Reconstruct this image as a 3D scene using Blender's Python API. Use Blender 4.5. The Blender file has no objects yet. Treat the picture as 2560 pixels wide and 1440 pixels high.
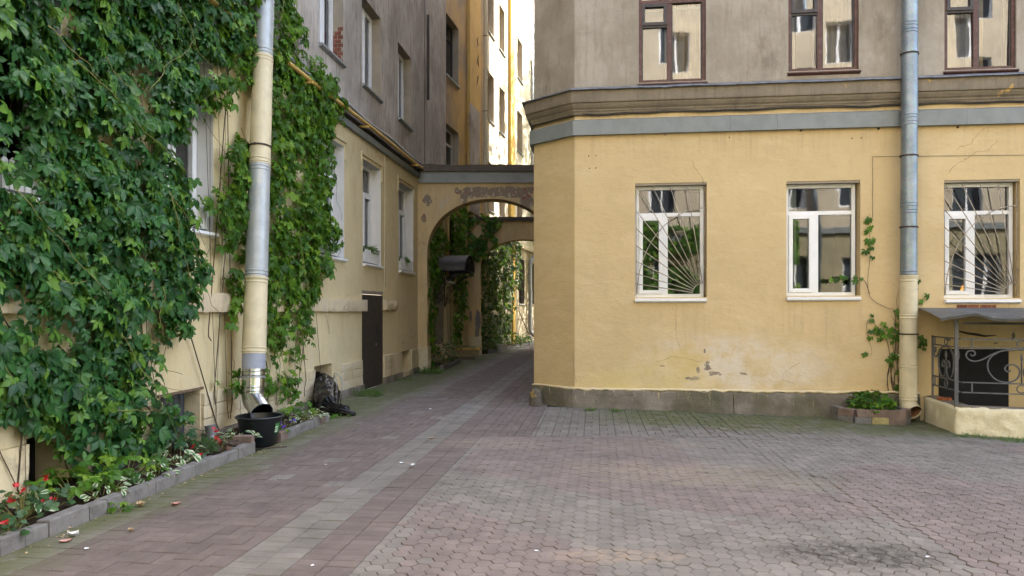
import bpy, math, random
import numpy as np
from mathutils import Vector, Matrix, noise

# ------------------------------------------------------------------ camera, sky, sun, exposure
SC = bpy.context.scene
COL = SC.collection
random.seed(7)
RNG = np.random.default_rng(7)
R = math.radians
EYE = 1.6            # eye height, m
FPX = 1800.0         # focal length in photograph pixels (2560 wide)
HOR = 775.0          # horizon row in the photograph
cam_d = bpy.data.cameras.new('camera')
cam_d.sensor_width = 36.0
cam_d.lens = 36.0 * FPX / 2560.0
cam_d.shift_y = (HOR - 720.0) / 2560.0
cam_d.clip_start = 0.05
cam_d.clip_end = 400.0
cam = bpy.data.objects.new('camera', cam_d)
COL.objects.link(cam)
cam.location = (0, 0, EYE)
cam.rotation_euler = (R(90), 0, 0)
SC.camera = cam

SUN_AZ, SUN_EL = 50.0, 44.0      # azimuth from +Y towards +X
world = bpy.data.worlds.new('World')
SC.world = world
world.use_nodes = True
wn = world.node_tree
sky = wn.nodes.new('ShaderNodeTexSky')
sky.sky_type = 'NISHITA'
sky.sun_disc = False
sky.sun_elevation = R(SUN_EL)
sky.sun_rotation = R(SUN_AZ)
sky.air_density = 1.0
sky.dust_density = 3.5
sky.ozone_density = 0.6
bg = wn.nodes['Background']
bg.inputs['Strength'].default_value = 0.15
wn.links.new(sky.outputs[0], bg.inputs['Color'])

sun_d = bpy.data.lights.new('sun', 'SUN')
sun_d.energy = 4.5
sun_d.angle = R(0.5)
sun_d.color = (1.0, 0.95, 0.87)
sun = bpy.data.objects.new('sun', sun_d)
COL.objects.link(sun)
sv = Vector((math.cos(R(SUN_EL)) * math.sin(R(SUN_AZ)), math.cos(R(SUN_EL)) * math.cos(R(SUN_AZ)), math.sin(R(SUN_EL))))
sun.rotation_euler = sv.to_track_quat('Z', 'Y').to_euler()
sun.location = sv * 60

SC.view_settings.view_transform = 'Standard'
SC.view_settings.look = 'None'
SC.view_settings.gamma = 1.0
SC.view_settings.use_curve_mapping = False
SC.view_settings.exposure = 2.68
SC.render.engine = 'CYCLES'
cy = SC.cycles
cy.use_denoising = True
cy.max_bounces = 8
cy.diffuse_bounces = 4
cy.glossy_bounces = 4
cy.transparent_max_bounces = 12
cy.sample_clamp_indirect = 6.0
cy.caustics_reflective = False
cy.caustics_refractive = False

# ------------------------------------------------------------------ places
def V(*a): return Vector(a)

class Frame:
    """a vertical wall plane: p(s, z, o) with o metres in front of it"""
    def __init__(self, x0, y0, dx, dy, nx, ny):
        self.x0, self.y0, self.dx, self.dy = x0, y0, dx, dy
        l = math.hypot(nx, ny); self.nx, self.ny = nx / l, ny / l
        self.n = V(self.nx, self.ny, 0)
        l = math.hypot(dx, dy); self.d = V(dx / l, dy / l, 0); self.len = l
    def p(self, s, z, o=0.0):
        return V(self.x0 + self.dx * s + self.nx * o, self.y0 + self.dy * s + self.ny * o, z)
    def px(self, x, y, o=0.0):
        """(s, z) of the photograph point (x, y) on this wall, o metres in front of it"""
        t = (x - 1280.0) / FPX
        ax, ay = self.x0 + self.nx * o, self.y0 + self.ny * o
        # X = t*Y
        s = (t * ay - ax) / (self.dx - t * self.dy)
        Y = ay + self.dy * s
        return s, EYE - (y - HOR) / FPX * Y

WL = Frame(-4.735, 0, 0.125, 1.0, 1.0, -0.125)            # long wall on the left, s = Y
WR = Frame(0, 11.968, 1.0, -0.115, -0.115, -1.0)          # facade on the right, s = X
WU = Frame(-6.898, 0, 0.215, 1.0, 1.0, -0.215)            # tall wall behind the arches, s = Y
WC = Frame(0.38, 12.5, 1.0, -1.0, -1.0, -1.0)             # chamfered corner, s = 0..0.65
WA = Frame(0.38 - 0.125 * 12.5, 0, 0.125, 1.0, -1.0, 0.125)  # alley side of the right house, s = Y
WB = Frame(0, -10.5, 1.0, 0.0, 0.0, 1.0)                  # house behind the camera, s = X

def ground_z(x, y):
    d = x - 0.9
    g = -0.022 * (d if d > 2 else (0 if d < -0.5 else (d + 0.5) ** 2 / 5.0 * 0.8))
    g += 0.012 * (noise.noise(V(x * 0.6, y * 0.6, 1.7))) 
    return g

def gpx(x, y):
    """photograph point (x, y) on the ground -> world point"""
    g = 0.0
    for _ in range(6):
        Y = (EYE - g) * FPX / (y - HOR); X = (x - 1280.0) / FPX * Y
        g = ground_z(X, Y)
    return V(X, Y, g)

def topx(p):
    return 1280 + FPX * p[0] / p[1], HOR - FPX * (p[2] - EYE) / p[1]

# ------------------------------------------------------------------ mesh builder
class MB:
    def __init__(self):
        self.v, self.f = [], []
    def add(self, verts, faces):
        b = len(self.v)
        self.v.extend([tuple(v) for v in verts])
        self.f.extend([tuple(i + b for i in f) for f in faces])
        return self
    def quad(self, a, b, c, d):
        return self.add((a, b, c, d), ((0, 1, 2, 3),))
    def obox(self, o, a, b, c):
        o, a, b, c = Vector(o), Vector(a), Vector(b), Vector(c)
        vs = [o, o + a, o + a + b, o + b, o + c, o + a + c, o + a + b + c, o + b + c]
        fs = [(0, 3, 2, 1), (4, 5, 6, 7), (0, 1, 5, 4), (1, 2, 6, 5), (2, 3, 7, 6), (3, 0, 4, 7)]
        if a.cross(b).dot(c) < 0: fs = [tuple(reversed(f)) for f in fs]
        return self.add(vs, fs)
    def fbox(self, fr, s0, s1, z0, z1, o0, o1):
        """box on a wall frame"""
        P = fr.p(s0, z0, o0)
        return self.obox(P, fr.p(s1, z0, o0) - P, fr.p(s0, z1, o0) - P, fr.p(s0, z0, o1) - P)
    def cbox(self, c, sx, sy, sz, ch=0.006, rot=0.0, jit=0.0):
        """chamfered box standing on c (bottom centre)"""
        pts = []
        hx, hy = sx / 2, sy / 2
        ca, sa = math.cos(rot), math.sin(rot)
        lv = [(hx, hy, 0), (hx, hy, sz - ch), (hx - ch, hy - ch, sz)]
        for (ax, ay, az) in lv:
            for (i, j) in ((-1, -1), (1, -1), (1, 1), (-1, 1)):
                x, y = i * ax + random.uniform(-jit, jit), j * ay + random.uniform(-jit, jit)
                pts.append((c[0] + x * ca - y * sa, c[1] + x * sa + y * ca, c[2] + az + random.uniform(-jit, jit)))
        fs = [(3, 2, 1, 0), (8, 9, 10, 11)]
        for k in (0, 4):
            for i in range(4):
                j = (i + 1) % 4
                fs.append((k + i, k + j, k + 4 + j, k + 4 + i))
        return self.add(pts, fs)
    def tube(self, pts, r, n=8, caps=True, closed=False):
        pts = [Vector(p) for p in pts]
        m = len(pts)
        rad = r if isinstance(r, (list, tuple)) else [r] * m
        vs, fs = [], []
        prev = None
        for i, p in enumerate(pts):
            if closed: t = pts[(i + 1) % m] - pts[i - 1]
            else: t = pts[min(i + 1, m - 1)] - pts[max(i - 1, 0)]
            if t.length < 1e-9: t = V(0, 0, 1)
            t.normalize()
            if prev is None:
                u = t.orthogonal().normalized()
            else:
                u = prev - t * prev.dot(t)
                if u.length < 1e-6: u = t.orthogonal()
                u.normalize()
            prev = u
            w = t.cross(u)
            for k in range(n):
                a = 2 * math.pi * k / n
                vs.append(p + (u * math.cos(a) + w * math.sin(a)) * rad[i])
        rng = m if closed else m - 1
        for i in range(rng):
            i2 = (i + 1) % m
            for k in range(n):
                k2 = (k + 1) % n
                fs.append((i * n + k, i * n + k2, i2 * n + k2, i2 * n + k))
        if caps and not closed:
            fs.append(tuple(range(n - 1, -1, -1)))
            fs.append(tuple((m - 1) * n + k for k in range(n)))
        return self.add(vs, fs)
    def lathe(self, base, prof, n=24, axis=V(0, 0, 1), cap=False):
        base = Vector(base); axis = Vector(axis).normalized()
        u = axis.orthogonal().normalized(); w = axis.cross(u)
        vs, fs = [], []
        for (r, h) in prof:
            for k in range(n):
                a = 2 * math.pi * k / n
                vs.append(base + axis * h + (u * math.cos(a) + w * math.sin(a)) * r)
        for i in range(len(prof) - 1):
            for k in range(n):
                k2 = (k + 1) % n
                fs.append((i * n + k, i * n + k2, (i + 1) * n + k2, (i + 1) * n + k))
        if cap:
            fs.append(tuple(range(n - 1, -1, -1)))
            fs.append(tuple((len(prof) - 1) * n + k for k in range(n)))
        return self.add(vs, fs)
    def poly(self, pts, ext):
        """convex or simple polygon extruded by ext"""
        pts = [Vector(p) for p in pts]; ext = Vector(ext); n = len(pts)
        vs = pts + [p + ext for p in pts]
        fs = [tuple(range(n - 1, -1, -1)), tuple(range(n, 2 * n))]
        for i in range(n):
            j = (i + 1) % n
            fs.append((i, j, n + j, n + i))
        return self.add(vs, fs)
    def rough(self, fr, s0, s1, z0, z1, o0, o1, step=0.06, amp=0.008, seed=0.0, freq=6.0):
        """box on a wall with an uneven, hand-rendered surface (front, top, bottom and ends)"""
        ns = max(2, int(abs(s1 - s0) / step)); nz = max(2, int((z1 - z0) / step)); no = max(1, int((o1 - o0) / step))
        idx = {}
        def vid(i, j, k):
            if (i, j, k) not in idx:
                s = s0 + (s1 - s0) * i / ns; z = z0 + (z1 - z0) * j / nz; o = o0 + (o1 - o0) * k / no
                # round the edges a little
                p = fr.p(s, z, o)
                q = p * freq + V(seed, seed * 1.7, 0)
                d = V(noise.noise(q), noise.noise(q + V(9, 3, 1)), noise.noise(q + V(2, 8, 5)))
                q2 = p * (freq * 3.7)
                e = noise.noise(q2)
                w = 1.0 if k > 0 else 0.0
                p2 = p + (fr.d * d.x + V(0, 0, d.z)) * amp * w + fr.n * ((d.y + 0.4 * e) * amp * w)
                edge = (1 if j in (0, nz) else 0) + (1 if i in (0, ns) else 0)
                if k == no and edge: p2 -= fr.n * (0.6 * amp)
                idx[(i, j, k)] = len(self.v); self.v.append(tuple(p2))
            return idx[(i, j, k)]
        for i in range(ns):
            for j in range(nz):
                self.f.append((vid(i, j, no), vid(i + 1, j, no), vid(i + 1, j + 1, no), vid(i, j + 1, no)))
        for i in range(ns):
            for k in range(no):
                self.f.append((vid(i, nz, k), vid(i, nz, k + 1), vid(i + 1, nz, k + 1), vid(i + 1, nz, k)))
                self.f.append((vid(i, 0, k), vid(i + 1, 0, k), vid(i + 1, 0, k + 1), vid(i, 0, k + 1)))
        for j in range(nz):
            for k in range(no):
                self.f.append((vid(0, j, k), vid(0, j, k + 1), vid(0, j + 1, k + 1), vid(0, j + 1, k)))
                self.f.append((vid(ns, j, k), vid(ns, j + 1, k), vid(ns, j + 1, k + 1), vid(ns, j, k + 1)))
        return self
    def build(self, name, mat, parent=None, smooth=False, recalc=True):
        me = bpy.data.meshes.new(name)
        me.from_pydata(self.v, [], self.f)
        if recalc:
            import bmesh
            bm = bmesh.new(); bm.from_mesh(me)
            bmesh.ops.recalc_face_normals(bm, faces=bm.faces)
            bm.to_mesh(me); bm.free()
        if smooth is True:
            me.shade_smooth()
        elif smooth:
            me.shade_smooth(); me.set_sharp_from_angle(angle=R(smooth))
        if mat: me.materials.append(mat)
        o = bpy.data.objects.new(name, me)
        COL.objects.link(o)
        if parent: attach(o, parent)
        return o

PLOC = {}
def world_loc(o):
    l = Vector(o.location)
    if o.parent: l = l + world_loc(o.parent)  # all parents are unrotated
    return l
def attach(o, parent):
    """parent o, keeping it where it was built"""
    o.parent = parent
    o.matrix_parent_inverse = Matrix.Translation(-PLOC.get(parent.name, V(0, 0, 0)))

def tag(o, label=None, cat=None, group=None, kind=None):
    if label: o['label'] = label
    if cat: o['category'] = cat
    if group: o['group'] = group
    if kind: o['kind'] = kind
    return o
def thing(name, label, cat, loc=(0, 0, 0), group=None):
    o = bpy.data.objects.new(name, None)
    COL.objects.link(o)
    o.empty_display_size = 0.2
    o.location = loc
    PLOC[o.name] = Vector(loc)
    return tag(o, label, cat, group)

def wall(mb, fr, s0, s1, z0, z1, holes, depth=0.25, rev=None, grid=None):
    """wall sheet with real openings; reveals go to mb or to rev"""
    ss = sorted(set([s0, s1] + [h[i] for h in holes for i in (0, 1) if s0 < h[i] < s1]))
    zs = sorted(set([z0, z1] + [h[i] for h in holes for i in (2, 3) if z0 < h[i] < z1]))
    for i in range(len(ss) - 1):
        for j in range(len(zs) - 1):
            cs, cz = (ss[i] + ss[i + 1]) / 2, (zs[j] + zs[j + 1]) / 2
            if any(h[0] < cs < h[1] and h[2] < cz < h[3] for h in holes): continue
            mb.quad(fr.p(ss[i], zs[j]), fr.p(ss[i + 1], zs[j]), fr.p(ss[i + 1], zs[j + 1]), fr.p(ss[i], zs[j + 1]))
    for h in holes:
        d = h[4] if len(h) > 4 else depth
        a, b, c, e = h[:4]
        r = rev if rev is not None else mb
        if isinstance(r, list): r.append(MB()); r = r[-1]
        r.quad(fr.p(a, c), fr.p(a, e), fr.p(a, e, -d), fr.p(a, c, -d))
        r.quad(fr.p(b, c), fr.p(b, c, -d), fr.p(b, e, -d), fr.p(b, e))
        r.quad(fr.p(a, e), fr.p(b, e), fr.p(b, e, -d), fr.p(a, e, -d))
        r.quad(fr.p(a, c), fr.p(a, c, -d), fr.p(b, c, -d), fr.p(b, c))

def sweep(mb, path, prof):
    """profile of (out, z) swept along a ground polyline, mitred; out is to the right-hand side of travel"""
    pts = [Vector((p[0], p[1], 0)) for p in path]
    n = len(pts); rows = []
    for i, p in enumerate(pts):
        d0 = (pts[i] - pts[i - 1]).normalized() if i > 0 else None
        d1 = (pts[i + 1] - pts[i]).normalized() if i < n - 1 else None
        if d0 is None: d0 = d1
        if d1 is None: d1 = d0
        n0, n1 = V(d0.y, -d0.x, 0), V(d1.y, -d1.x, 0)
        m = (n0 + n1); m = m / max(0.2, m.dot(n0))
        rows.append([p + m * o + V(0, 0, z) for (o, z) in prof])
    k = len(prof)
    vs = [q for r in rows for q in r]
    fs = []
    for i in range(n - 1):
        for j in range(k - 1):
            fs.append((i * k + j, (i + 1) * k + j, (i + 1) * k + j + 1, i * k + j + 1))
    fs.append(tuple(range(k))); fs.append(tuple((n - 1) * k + j for j in range(k - 1, -1, -1)))
    mb.add(vs, fs)

# ------------------------------------------------------------------ procedural materials
class G:
    def __init__(self, name):
        self.m = bpy.data.materials.new(name)
        self.m.use_nodes = True
        self.t = self.m.node_tree
        self.b = self.t.nodes['Principled BSDF']
        self.out = self.t.nodes['Material Output']
        self._pos = None
        self._c = {}
    def n(self, typ, **kw):
        nd = self.t.nodes.new(typ)
        for k, v in kw.items(): setattr(nd, k, v)
        return nd
    def link(self, a, b): self.t.links.new(a, b)
    def put(self, sock, val):
        if isinstance(val, bpy.types.NodeSocket): self.link(val, sock)
        elif isinstance(val, (tuple, list)) and len(val) == 3 and sock.type == 'RGBA': sock.default_value = (*val, 1)
        else: sock.default_value = val
    def pos(self):
        if self._pos is None: self._pos = self.n('ShaderNodeNewGeometry').outputs['Position']
        return self._pos
    def mapping(self, scale=(1, 1, 1), loc=(0, 0, 0), vec=None):
        m = self.n('ShaderNodeMapping')
        self.link(vec or self.pos(), m.inputs['Vector'])
        m.inputs['Scale'].default_value = scale; m.inputs['Location'].default_value = loc
        return m.outputs[0]
    def noise(self, scale=5, detail=4, rough=0.55, vec=None, dist=0.0):
        key = (scale, detail, rough, dist)
        if vec is None and key in self._c: return self._c[key]
        nd = self.n('ShaderNodeTexNoise')
        if vec is None: self._c[key] = nd.outputs['Fac']
        self.link(vec or self.pos(), nd.inputs['Vector'])
        nd.inputs['Scale'].default_value = scale; nd.inputs['Detail'].default_value = detail
        nd.inputs['Roughness'].default_value = rough; nd.inputs['Distortion'].default_value = dist
        return nd.outputs['Fac']
    def voro(self, scale=5, feature='F1', vec=None, out='Distance', rand=1.0):
        nd = self.n('ShaderNodeTexVoronoi', feature=feature)
        self.link(vec or self.pos(), nd.inputs['Vector'])
        nd.inputs['Scale'].default_value = scale; nd.inputs['Randomness'].default_value = rand
        return nd.outputs[out]
    def ramp(self, fac, lo, hi, smooth=True):
        """0 below lo, 1 above hi (or the reverse when lo > hi)"""
        nd = self.n('ShaderNodeMapRange', interpolation_type='SMOOTHSTEP' if smooth else 'LINEAR')
        self.put(nd.inputs[0], fac)
        if lo < hi: a, b, c, d = lo, hi, 0, 1
        else: a, b, c, d = hi, lo, 1, 0
        for i, v in enumerate((a, b, c, d)): nd.inputs[1 + i].default_value = v
        return nd.outputs[0]
    def mix(self, a, b, fac):
        nd = self.n('ShaderNodeMix', data_type='RGBA')
        self.put(nd.inputs[0], fac); self.put(nd.inputs[6], a); self.put(nd.inputs[7], b)
        return nd.outputs[2]
    def math(self, op, a, b=0.0, clamp=False):
        nd = self.n('ShaderNodeMath', operation=op, use_clamp=clamp)
        self.put(nd.inputs[0], a); self.put(nd.inputs[1], b)
        return nd.outputs[0]
    def attr(self, name, out='Fac'):
        return self.n('ShaderNodeAttribute', attribute_name=name).outputs[out]
    def xyz(self, vec=None):
        nd = self.n('ShaderNodeSeparateXYZ'); self.link(vec or self.pos(), nd.inputs[0])
        return nd.outputs
    def blob(self, c, rad, edge=0.5, warp=0.6, scale=3.0):
        """1 inside a ragged ellipsoid at c"""
        mp = self.mapping((1 / rad[0], 1 / rad[1], 1 / rad[2]), (-c[0] / rad[0], -c[1] / rad[1], -c[2] / rad[2]))
        ln = self.n('ShaderNodeVectorMath', operation='LENGTH'); self.link(mp, ln.inputs[0])
        d = self.math('ADD', ln.outputs['Value'], self.math('MULTIPLY', self.math('SUBTRACT', self.noise(scale, 5, 0.6), 0.5), warp * 2))
        return self.ramp(d, 1.0 + edge / 2, 1.0 - edge / 2)
    def bump(self, h, strength=0.3, dist=0.02, normal=None):
        nd = self.n('ShaderNodeBump')
        self.put(nd.inputs['Height'], h)
        nd.inputs['Strength'].default_value = strength; nd.inputs['Distance'].default_value = dist
        if normal: self.link(normal, nd.inputs['Normal'])
        return nd.outputs[0]
    def fin(self, col, rough=0.85, bump=None, metal=0.0, spec=None):
        self.put(self.b.inputs['Base Color'], col); self.put(self.b.inputs['Roughness'], rough)
        self.put(self.b.inputs['Metallic'], metal)
        if spec is not None: self.b.inputs['Specular IOR Level'].default_value = spec
        if bump: self.link(bump, self.b.inputs['Normal'])
        return self.m

def mul(c, k): return tuple(x * k for x in c)

def plaster(name, base, alt, dirt=None, blotch=1.2, bumpk=0.35, extra=None, streak=0.0, cracks=0.0, streak_col=None):
    g = G(name)
    n1 = g.noise(blotch, 6, 0.62)
    c = g.mix(base, alt, g.ramp(n1, 0.36, 0.68))
    n2 = g.noise(9, 6, 0.7)
    c = g.mix(c, mul(base, 0.8), g.math('MULTIPLY', g.ramp(n2, 0.52, 0.8), 0.5))
    if dirt:
        n3 = g.noise(2.3, 8, 0.7, vec=g.mapping((1, 1, 0.45)))
        c = g.mix(c, dirt, g.math('MULTIPLY', g.ramp(n3, 0.53, 0.72), 0.7))
    if streak:
        n4 = g.noise(4.5, 7, 0.72, vec=g.mapping((3.2, 3.2, 0.35)))
        c = g.mix(c, streak_col or mul(base, 0.55), g.math('MULTIPLY', g.ramp(n4, 0.47, 0.7), streak))
    h = g.math('ADD', g.math('MULTIPLY', g.noise(5, 5, 0.6), 1.0), g.math('MULTIPLY', g.noise(45, 4, 0.6), 0.22))
    if cracks:
        w = g.n('ShaderNodeVectorMath', operation='ADD'); g.link(g.pos(), w.inputs[0])
        nn = g.n('ShaderNodeTexNoise'); g.link(g.pos(), nn.inputs['Vector']); nn.inputs['Scale'].default_value = 2.2; nn.inputs['Detail'].default_value = 6
        g.link(nn.outputs['Color'], w.inputs[1])
        cr = g.ramp(g.voro(0.42, 'DISTANCE_TO_EDGE', w.outputs[0]), 0.007, 0.002)
        cr = g.math('MULTIPLY', cr, g.ramp(g.noise(0.7, 2), 0.5, 0.6))
        c = g.mix(c, mul(base, 0.35), g.math('MULTIPLY', cr, cracks))
        h = g.math('SUBTRACT', h, g.math('MULTIPLY', cr, 0.5))
    if extra: c, h = extra(g, c, h)
    return g.fin(c, 0.92, g.bump(h, bumpk, 0.03), spec=0.25)

YEL = (0.59, 0.452, 0.245)
MAT = {}

def right_wall_extra(g, c, h):
    # washed-out and patched area low on the wall, with bare plaster chips
    cx, cz = WR.px(1830, 915); P = WR.p(cx, cz)
    b1 = g.blob(P, (1.35, 1.4, 0.46), 1.0, 0.7, 1.6)
    c = g.mix(c, (0.64, 0.57, 0.46), g.math('MULTIPLY', g.math('MULTIPLY', b1, g.ramp(g.noise(2.1, 7, 0.7), 0.36, 0.56)), 0.9))
    s2, z2 = WR.px(1690, 915); P2 = WR.p(s2, z2)
    c = g.mix(c, (0.60, 0.46, 0.17), g.math('MULTIPLY', g.blob(P2, (0.50, 0.8, 0.22), 1.0, 1.0, 2.5), 0.5))
    s2, z2 = WR.px(1600, 955); P2 = WR.p(s2, z2)
    c = g.mix(c, (0.58, 0.47, 0.21), g.math('MULTIPLY', g.blob(P2, (0.9, 0.9, 0.22), 0.9, 0.6, 1.8), 0.6))
    for (x, y, rx, rz) in ((1768, 915, 0.05, 0.06), (1787, 934, 0.10, 0.028), (1762, 876, 0.02, 0.04), (1732, 946, 0.09, 0.03), (1858, 934, 0.045, 0.02), (1745, 925, 0.03, 0.05), (1655, 915, 0.05, 0.015)):
        s3, z3 = WR.px(x, y); P3 = WR.p(s3, z3)
        m = g.blob(P3, (rx, 0.5, rz), 0.12, 1.9, 11.0)
        c = g.mix(c, (0.23, 0.19, 0.155), m); h = g.math('SUBTRACT', h, g.math('MULTIPLY', m, 0.5))
    # rain streaks under the sills and below the metal band, trowel marks
    st = g.ramp(g.noise(5, 6, 0.7, vec=g.mapping((3.0, 3.0, 0.16))), 0.46, 0.68)
    zz = g.xyz()[2]
    for (x, y) in ((1678, 800), (2058, 800), (2455, 800)):
        s3, z3 = WR.px(x, y); P3 = WR.p(s3, z3)
        c = g.mix(c, (0.40, 0.31, 0.18), g.math('MULTIPLY', g.math('MULTIPLY', g.blob(P3, (0.68, 1.0, 0.42), 0.8, 0.3, 2.0), st), 0.45))
    c = g.mix(c, (0.42, 0.325, 0.19), g.math('MULTIPLY', g.math('MULTIPLY', g.ramp(zz, 3.75, 4.46), st), 0.5))
    tw = g.noise(1.1, 7, 0.72, vec=g.mapping((1.0, 1.0, 2.2)))
    c = g.mix(c, (0.64, 0.51, 0.30), g.math('MULTIPLY', g.ramp(tw, 0.50, 0.62), 0.4))
    h = g.math('ADD', h, g.math('MULTIPLY', g.noise(3.2, 6, 0.65, vec=g.mapping((1.0, 1.0, 1.9))), 1.4))
    # faint dirt close to the base
    z = g.xyz()[2]
    lo = g.math('MULTIPLY', g.ramp(z, 0.75, 0.2), g.ramp(g.noise(2.5, 6, 0.7), 0.4, 0.7))
    c = g.mix(c, (0.42, 0.34, 0.17), g.math('MULTIPLY', lo, 0.45))
    h = g.math('ADD', h, g.math('MULTIPLY', g.noise(18, 5, 0.7), g.math('MULTIPLY', g.ramp(z, 1.6, 0.4), 0.55)))
    return c, h
MAT['yellow_r'] = plaster('yellow_render', YEL, mul(YEL, 0.93), (0.50, 0.385, 0.21), 0.9, 0.26, right_wall_extra)

def left_wall_extra(g, c, h):
    z = g.xyz()[2]
    lo = g.math('MULTIPLY', g.ramp(z, 1.5, 0.3), g.ramp(g.noise(1.6, 7, 0.7), 0.38, 0.66))
    c = g.mix(c, (0.60, 0.52, 0.36), g.math('MULTIPLY', lo, 0.8))
    p = g.math('MULTIPLY', g.ramp(z, 0.8, 0.1), g.ramp(g.noise(5, 8, 0.75), 0.5, 0.62))
    c = g.mix(c, (0.30, 0.25, 0.18), g.math('MULTIPLY', p, 0.7))
    h = g.math('ADD', h, g.math('MULTIPLY', g.noise(16, 6, 0.7), 0.5))
    return c, h
YL = (0.64, 0.545, 0.33)
MAT['yellow_l'] = plaster('pale_yellow_render', YL, mul(YL, 0.9), (0.50, 0.38, 0.20), 1.1, 0.4, left_wall_extra, streak=0.3, cracks=0.35, streak_col=(0.45, 0.35, 0.19))
def arch_extra(g, c, h):
    m = None
    for (x, y, rx, rz) in ((1160, 492, 0.10, 0.16), (1067, 498, 0.10, 0.17), (1200, 480, 0.65, 0.13), (1290, 480, 0.55, 0.15), (1318, 505, 0.2, 0.2), (1058, 545, 0.06, 0.10)):
        Y = 18.45; P = V((x - 1280) / FPX * Y, Y, EYE - (y - HOR) / FPX * Y)
        b = g.blob(P, (rx, 0.8, rz), 0.10, 1.15, 6.0)
        m = b if m is None else g.math('MAXIMUM', m, b)
    ed = g.ramp(g.noise(2.2, 6, 0.7), 0.60, 0.64)
    c = g.mix(c, (0.52, 0.45, 0.34), g.math('MULTIPLY', ed, 0.6))
    c = g.mix(c, g.mix((0.25, 0.20, 0.155), (0.55, 0.49, 0.39), g.ramp(g.noise(8, 7, 0.75), 0.55, 0.60)), m)
    br = g.math('MULTIPLY', m, g.ramp(g.noise(7, 5), 0.60, 0.63))
    c = g.mix(c, (0.30, 0.10, 0.07), br)
    return c, g.math('SUBTRACT', h, g.math('MULTIPLY', m, 1.0))
MAT['yellow_a'] = plaster('ochre_render', (0.60, 0.46, 0.25), (0.52, 0.41, 0.24), (0.42, 0.33, 0.20), 1.4, 0.4, arch_extra, streak=0.4, cracks=0.4)
def arch2_extra(g, c, h):
    m = None
    for (x, y, rx, rz) in ((1195, 800, 0.10, 0.35), (1176, 790, 0.05, 0.2), (1192, 835, 0.07, 0.3)):
        Y = 25.4; P = V((x - 1280) / FPX * Y, Y, EYE - (y - HOR) / FPX * Y)
        b = g.blob(P, (rx, 0.8, rz), 0.2, 0.8, 4)
        m = b if m is None else g.math('MAXIMUM', m, b)
    return g.mix(c, (0.24, 0.21, 0.19), m), h
MAT['yellow_a2'] = plaster('ochre_render_far', (0.68, 0.50, 0.25), (0.60, 0.45, 0.24), (0.46, 0.34, 0.2), 1.1, 0.4, arch2_extra, streak=0.5, cracks=0.5)
GREY = (0.285, 0.248, 0.196)
MAT['grey_up'] = plaster('bare_grey_render', GREY, (0.39, 0.35, 0.29), (0.18, 0.152, 0.118), 1.3, 0.3, streak=0.45, streak_col=(0.20, 0.168, 0.13))
MAT['grey_left'] = plaster('sooty_grey_render', (0.33, 0.295, 0.255), (0.48, 0.44, 0.40), (0.19, 0.16, 0.13), 1.0, 0.3, streak=0.75, streak_col=(0.15, 0.128, 0.105))
MAT['ochre_up'] = plaster('patchy_ochre_render', (0.55, 0.36, 0.12), (0.26, 0.205, 0.15), (0.24, 0.19, 0.14), 0.55, 0.3, streak=0.6, streak_col=(0.22, 0.17, 0.12))
MAT['pale_up'] = plaster('pale_cream_render', (0.66, 0.60, 0.46), (0.58, 0.52, 0.39), None, 1.0, 0.2)
MAT['ochre_trim'] = plaster('ochre_trim_paint', (0.62, 0.40, 0.09), (0.55, 0.36, 0.10), None, 2, 0.2)
MAT['cream_low'] = plaster('cream_low_wall_render', (0.70, 0.65, 0.46), (0.65, 0.59, 0.41), (0.48, 0.41, 0.26), 2.0, 0.9)
MAT['stone'] = plaster('whitewashed_stone', (0.56, 0.47, 0.30), (0.62, 0.55, 0.40), (0.36, 0.29, 0.19), 2.2, 0.8, streak=0.4, streak_col=(0.36, 0.30, 0.2))
MAT['ledge'] = plaster('weathered_ledge_render', (0.60, 0.50, 0.33), (0.54, 0.46, 0.33), (0.38, 0.31, 0.22), 3.0, 0.8)
MAT['reveal_white'] = plaster('white_reveal_paint', (0.74, 0.73, 0.71), (0.68, 0.67, 0.65), (0.52, 0.50, 0.47), 2.0, 0.15)
MAT['reveal_grey'] = plaster('grey_reveal_render', (0.30, 0.26, 0.20), (0.36, 0.31, 0.24), (0.2, 0.17, 0.13), 2.5, 0.3)
MAT['back_low'] = plaster('back_house_yellow', (0.34, 0.30, 0.19), (0.28, 0.25, 0.16), None, 1.0, 0.2)
MAT['back_up'] = plaster('back_house_upper', (0.56, 0.49, 0.37), (0.47, 0.41, 0.31), (0.4, 0.34, 0.25), 0.8, 0.2, streak=0.3)

def plinth_mat():
    g = G('stained_plinth_concrete')
    c = g.mix((0.17, 0.15, 0.125), (0.255, 0.228, 0.19), g.ramp(g.noise(2.0, 7, 0.65), 0.38, 0.66))
    ms = g.math('MULTIPLY', g.ramp(g.noise(1.1, 5, 0.6), 0.47, 0.64), 0.55)
    c = g.mix(c, (0.085, 0.088, 0.045), ms)
    x, y, z = g.xyz()
    # drips of the yellow wall paint
    dr = g.noise(9, 5, 0.75, vec=g.mapping((2.6, 2.6, 0.28)))
    c = g.mix(c, (0.52, 0.43, 0.23), g.math('MULTIPLY', g.ramp(dr, 0.60, 0.66), g.ramp(z, 0.0, 0.28)))
    h = g.math('ADD', g.noise(7, 8, 0.7), g.math('MULTIPLY', g.noise(40, 4, 0.6), 0.3))
    return g.fin(c, 0.95, g.bump(h, 0.9, 0.03), spec=0.2)
MAT['plinth'] = plinth_mat()

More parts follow.
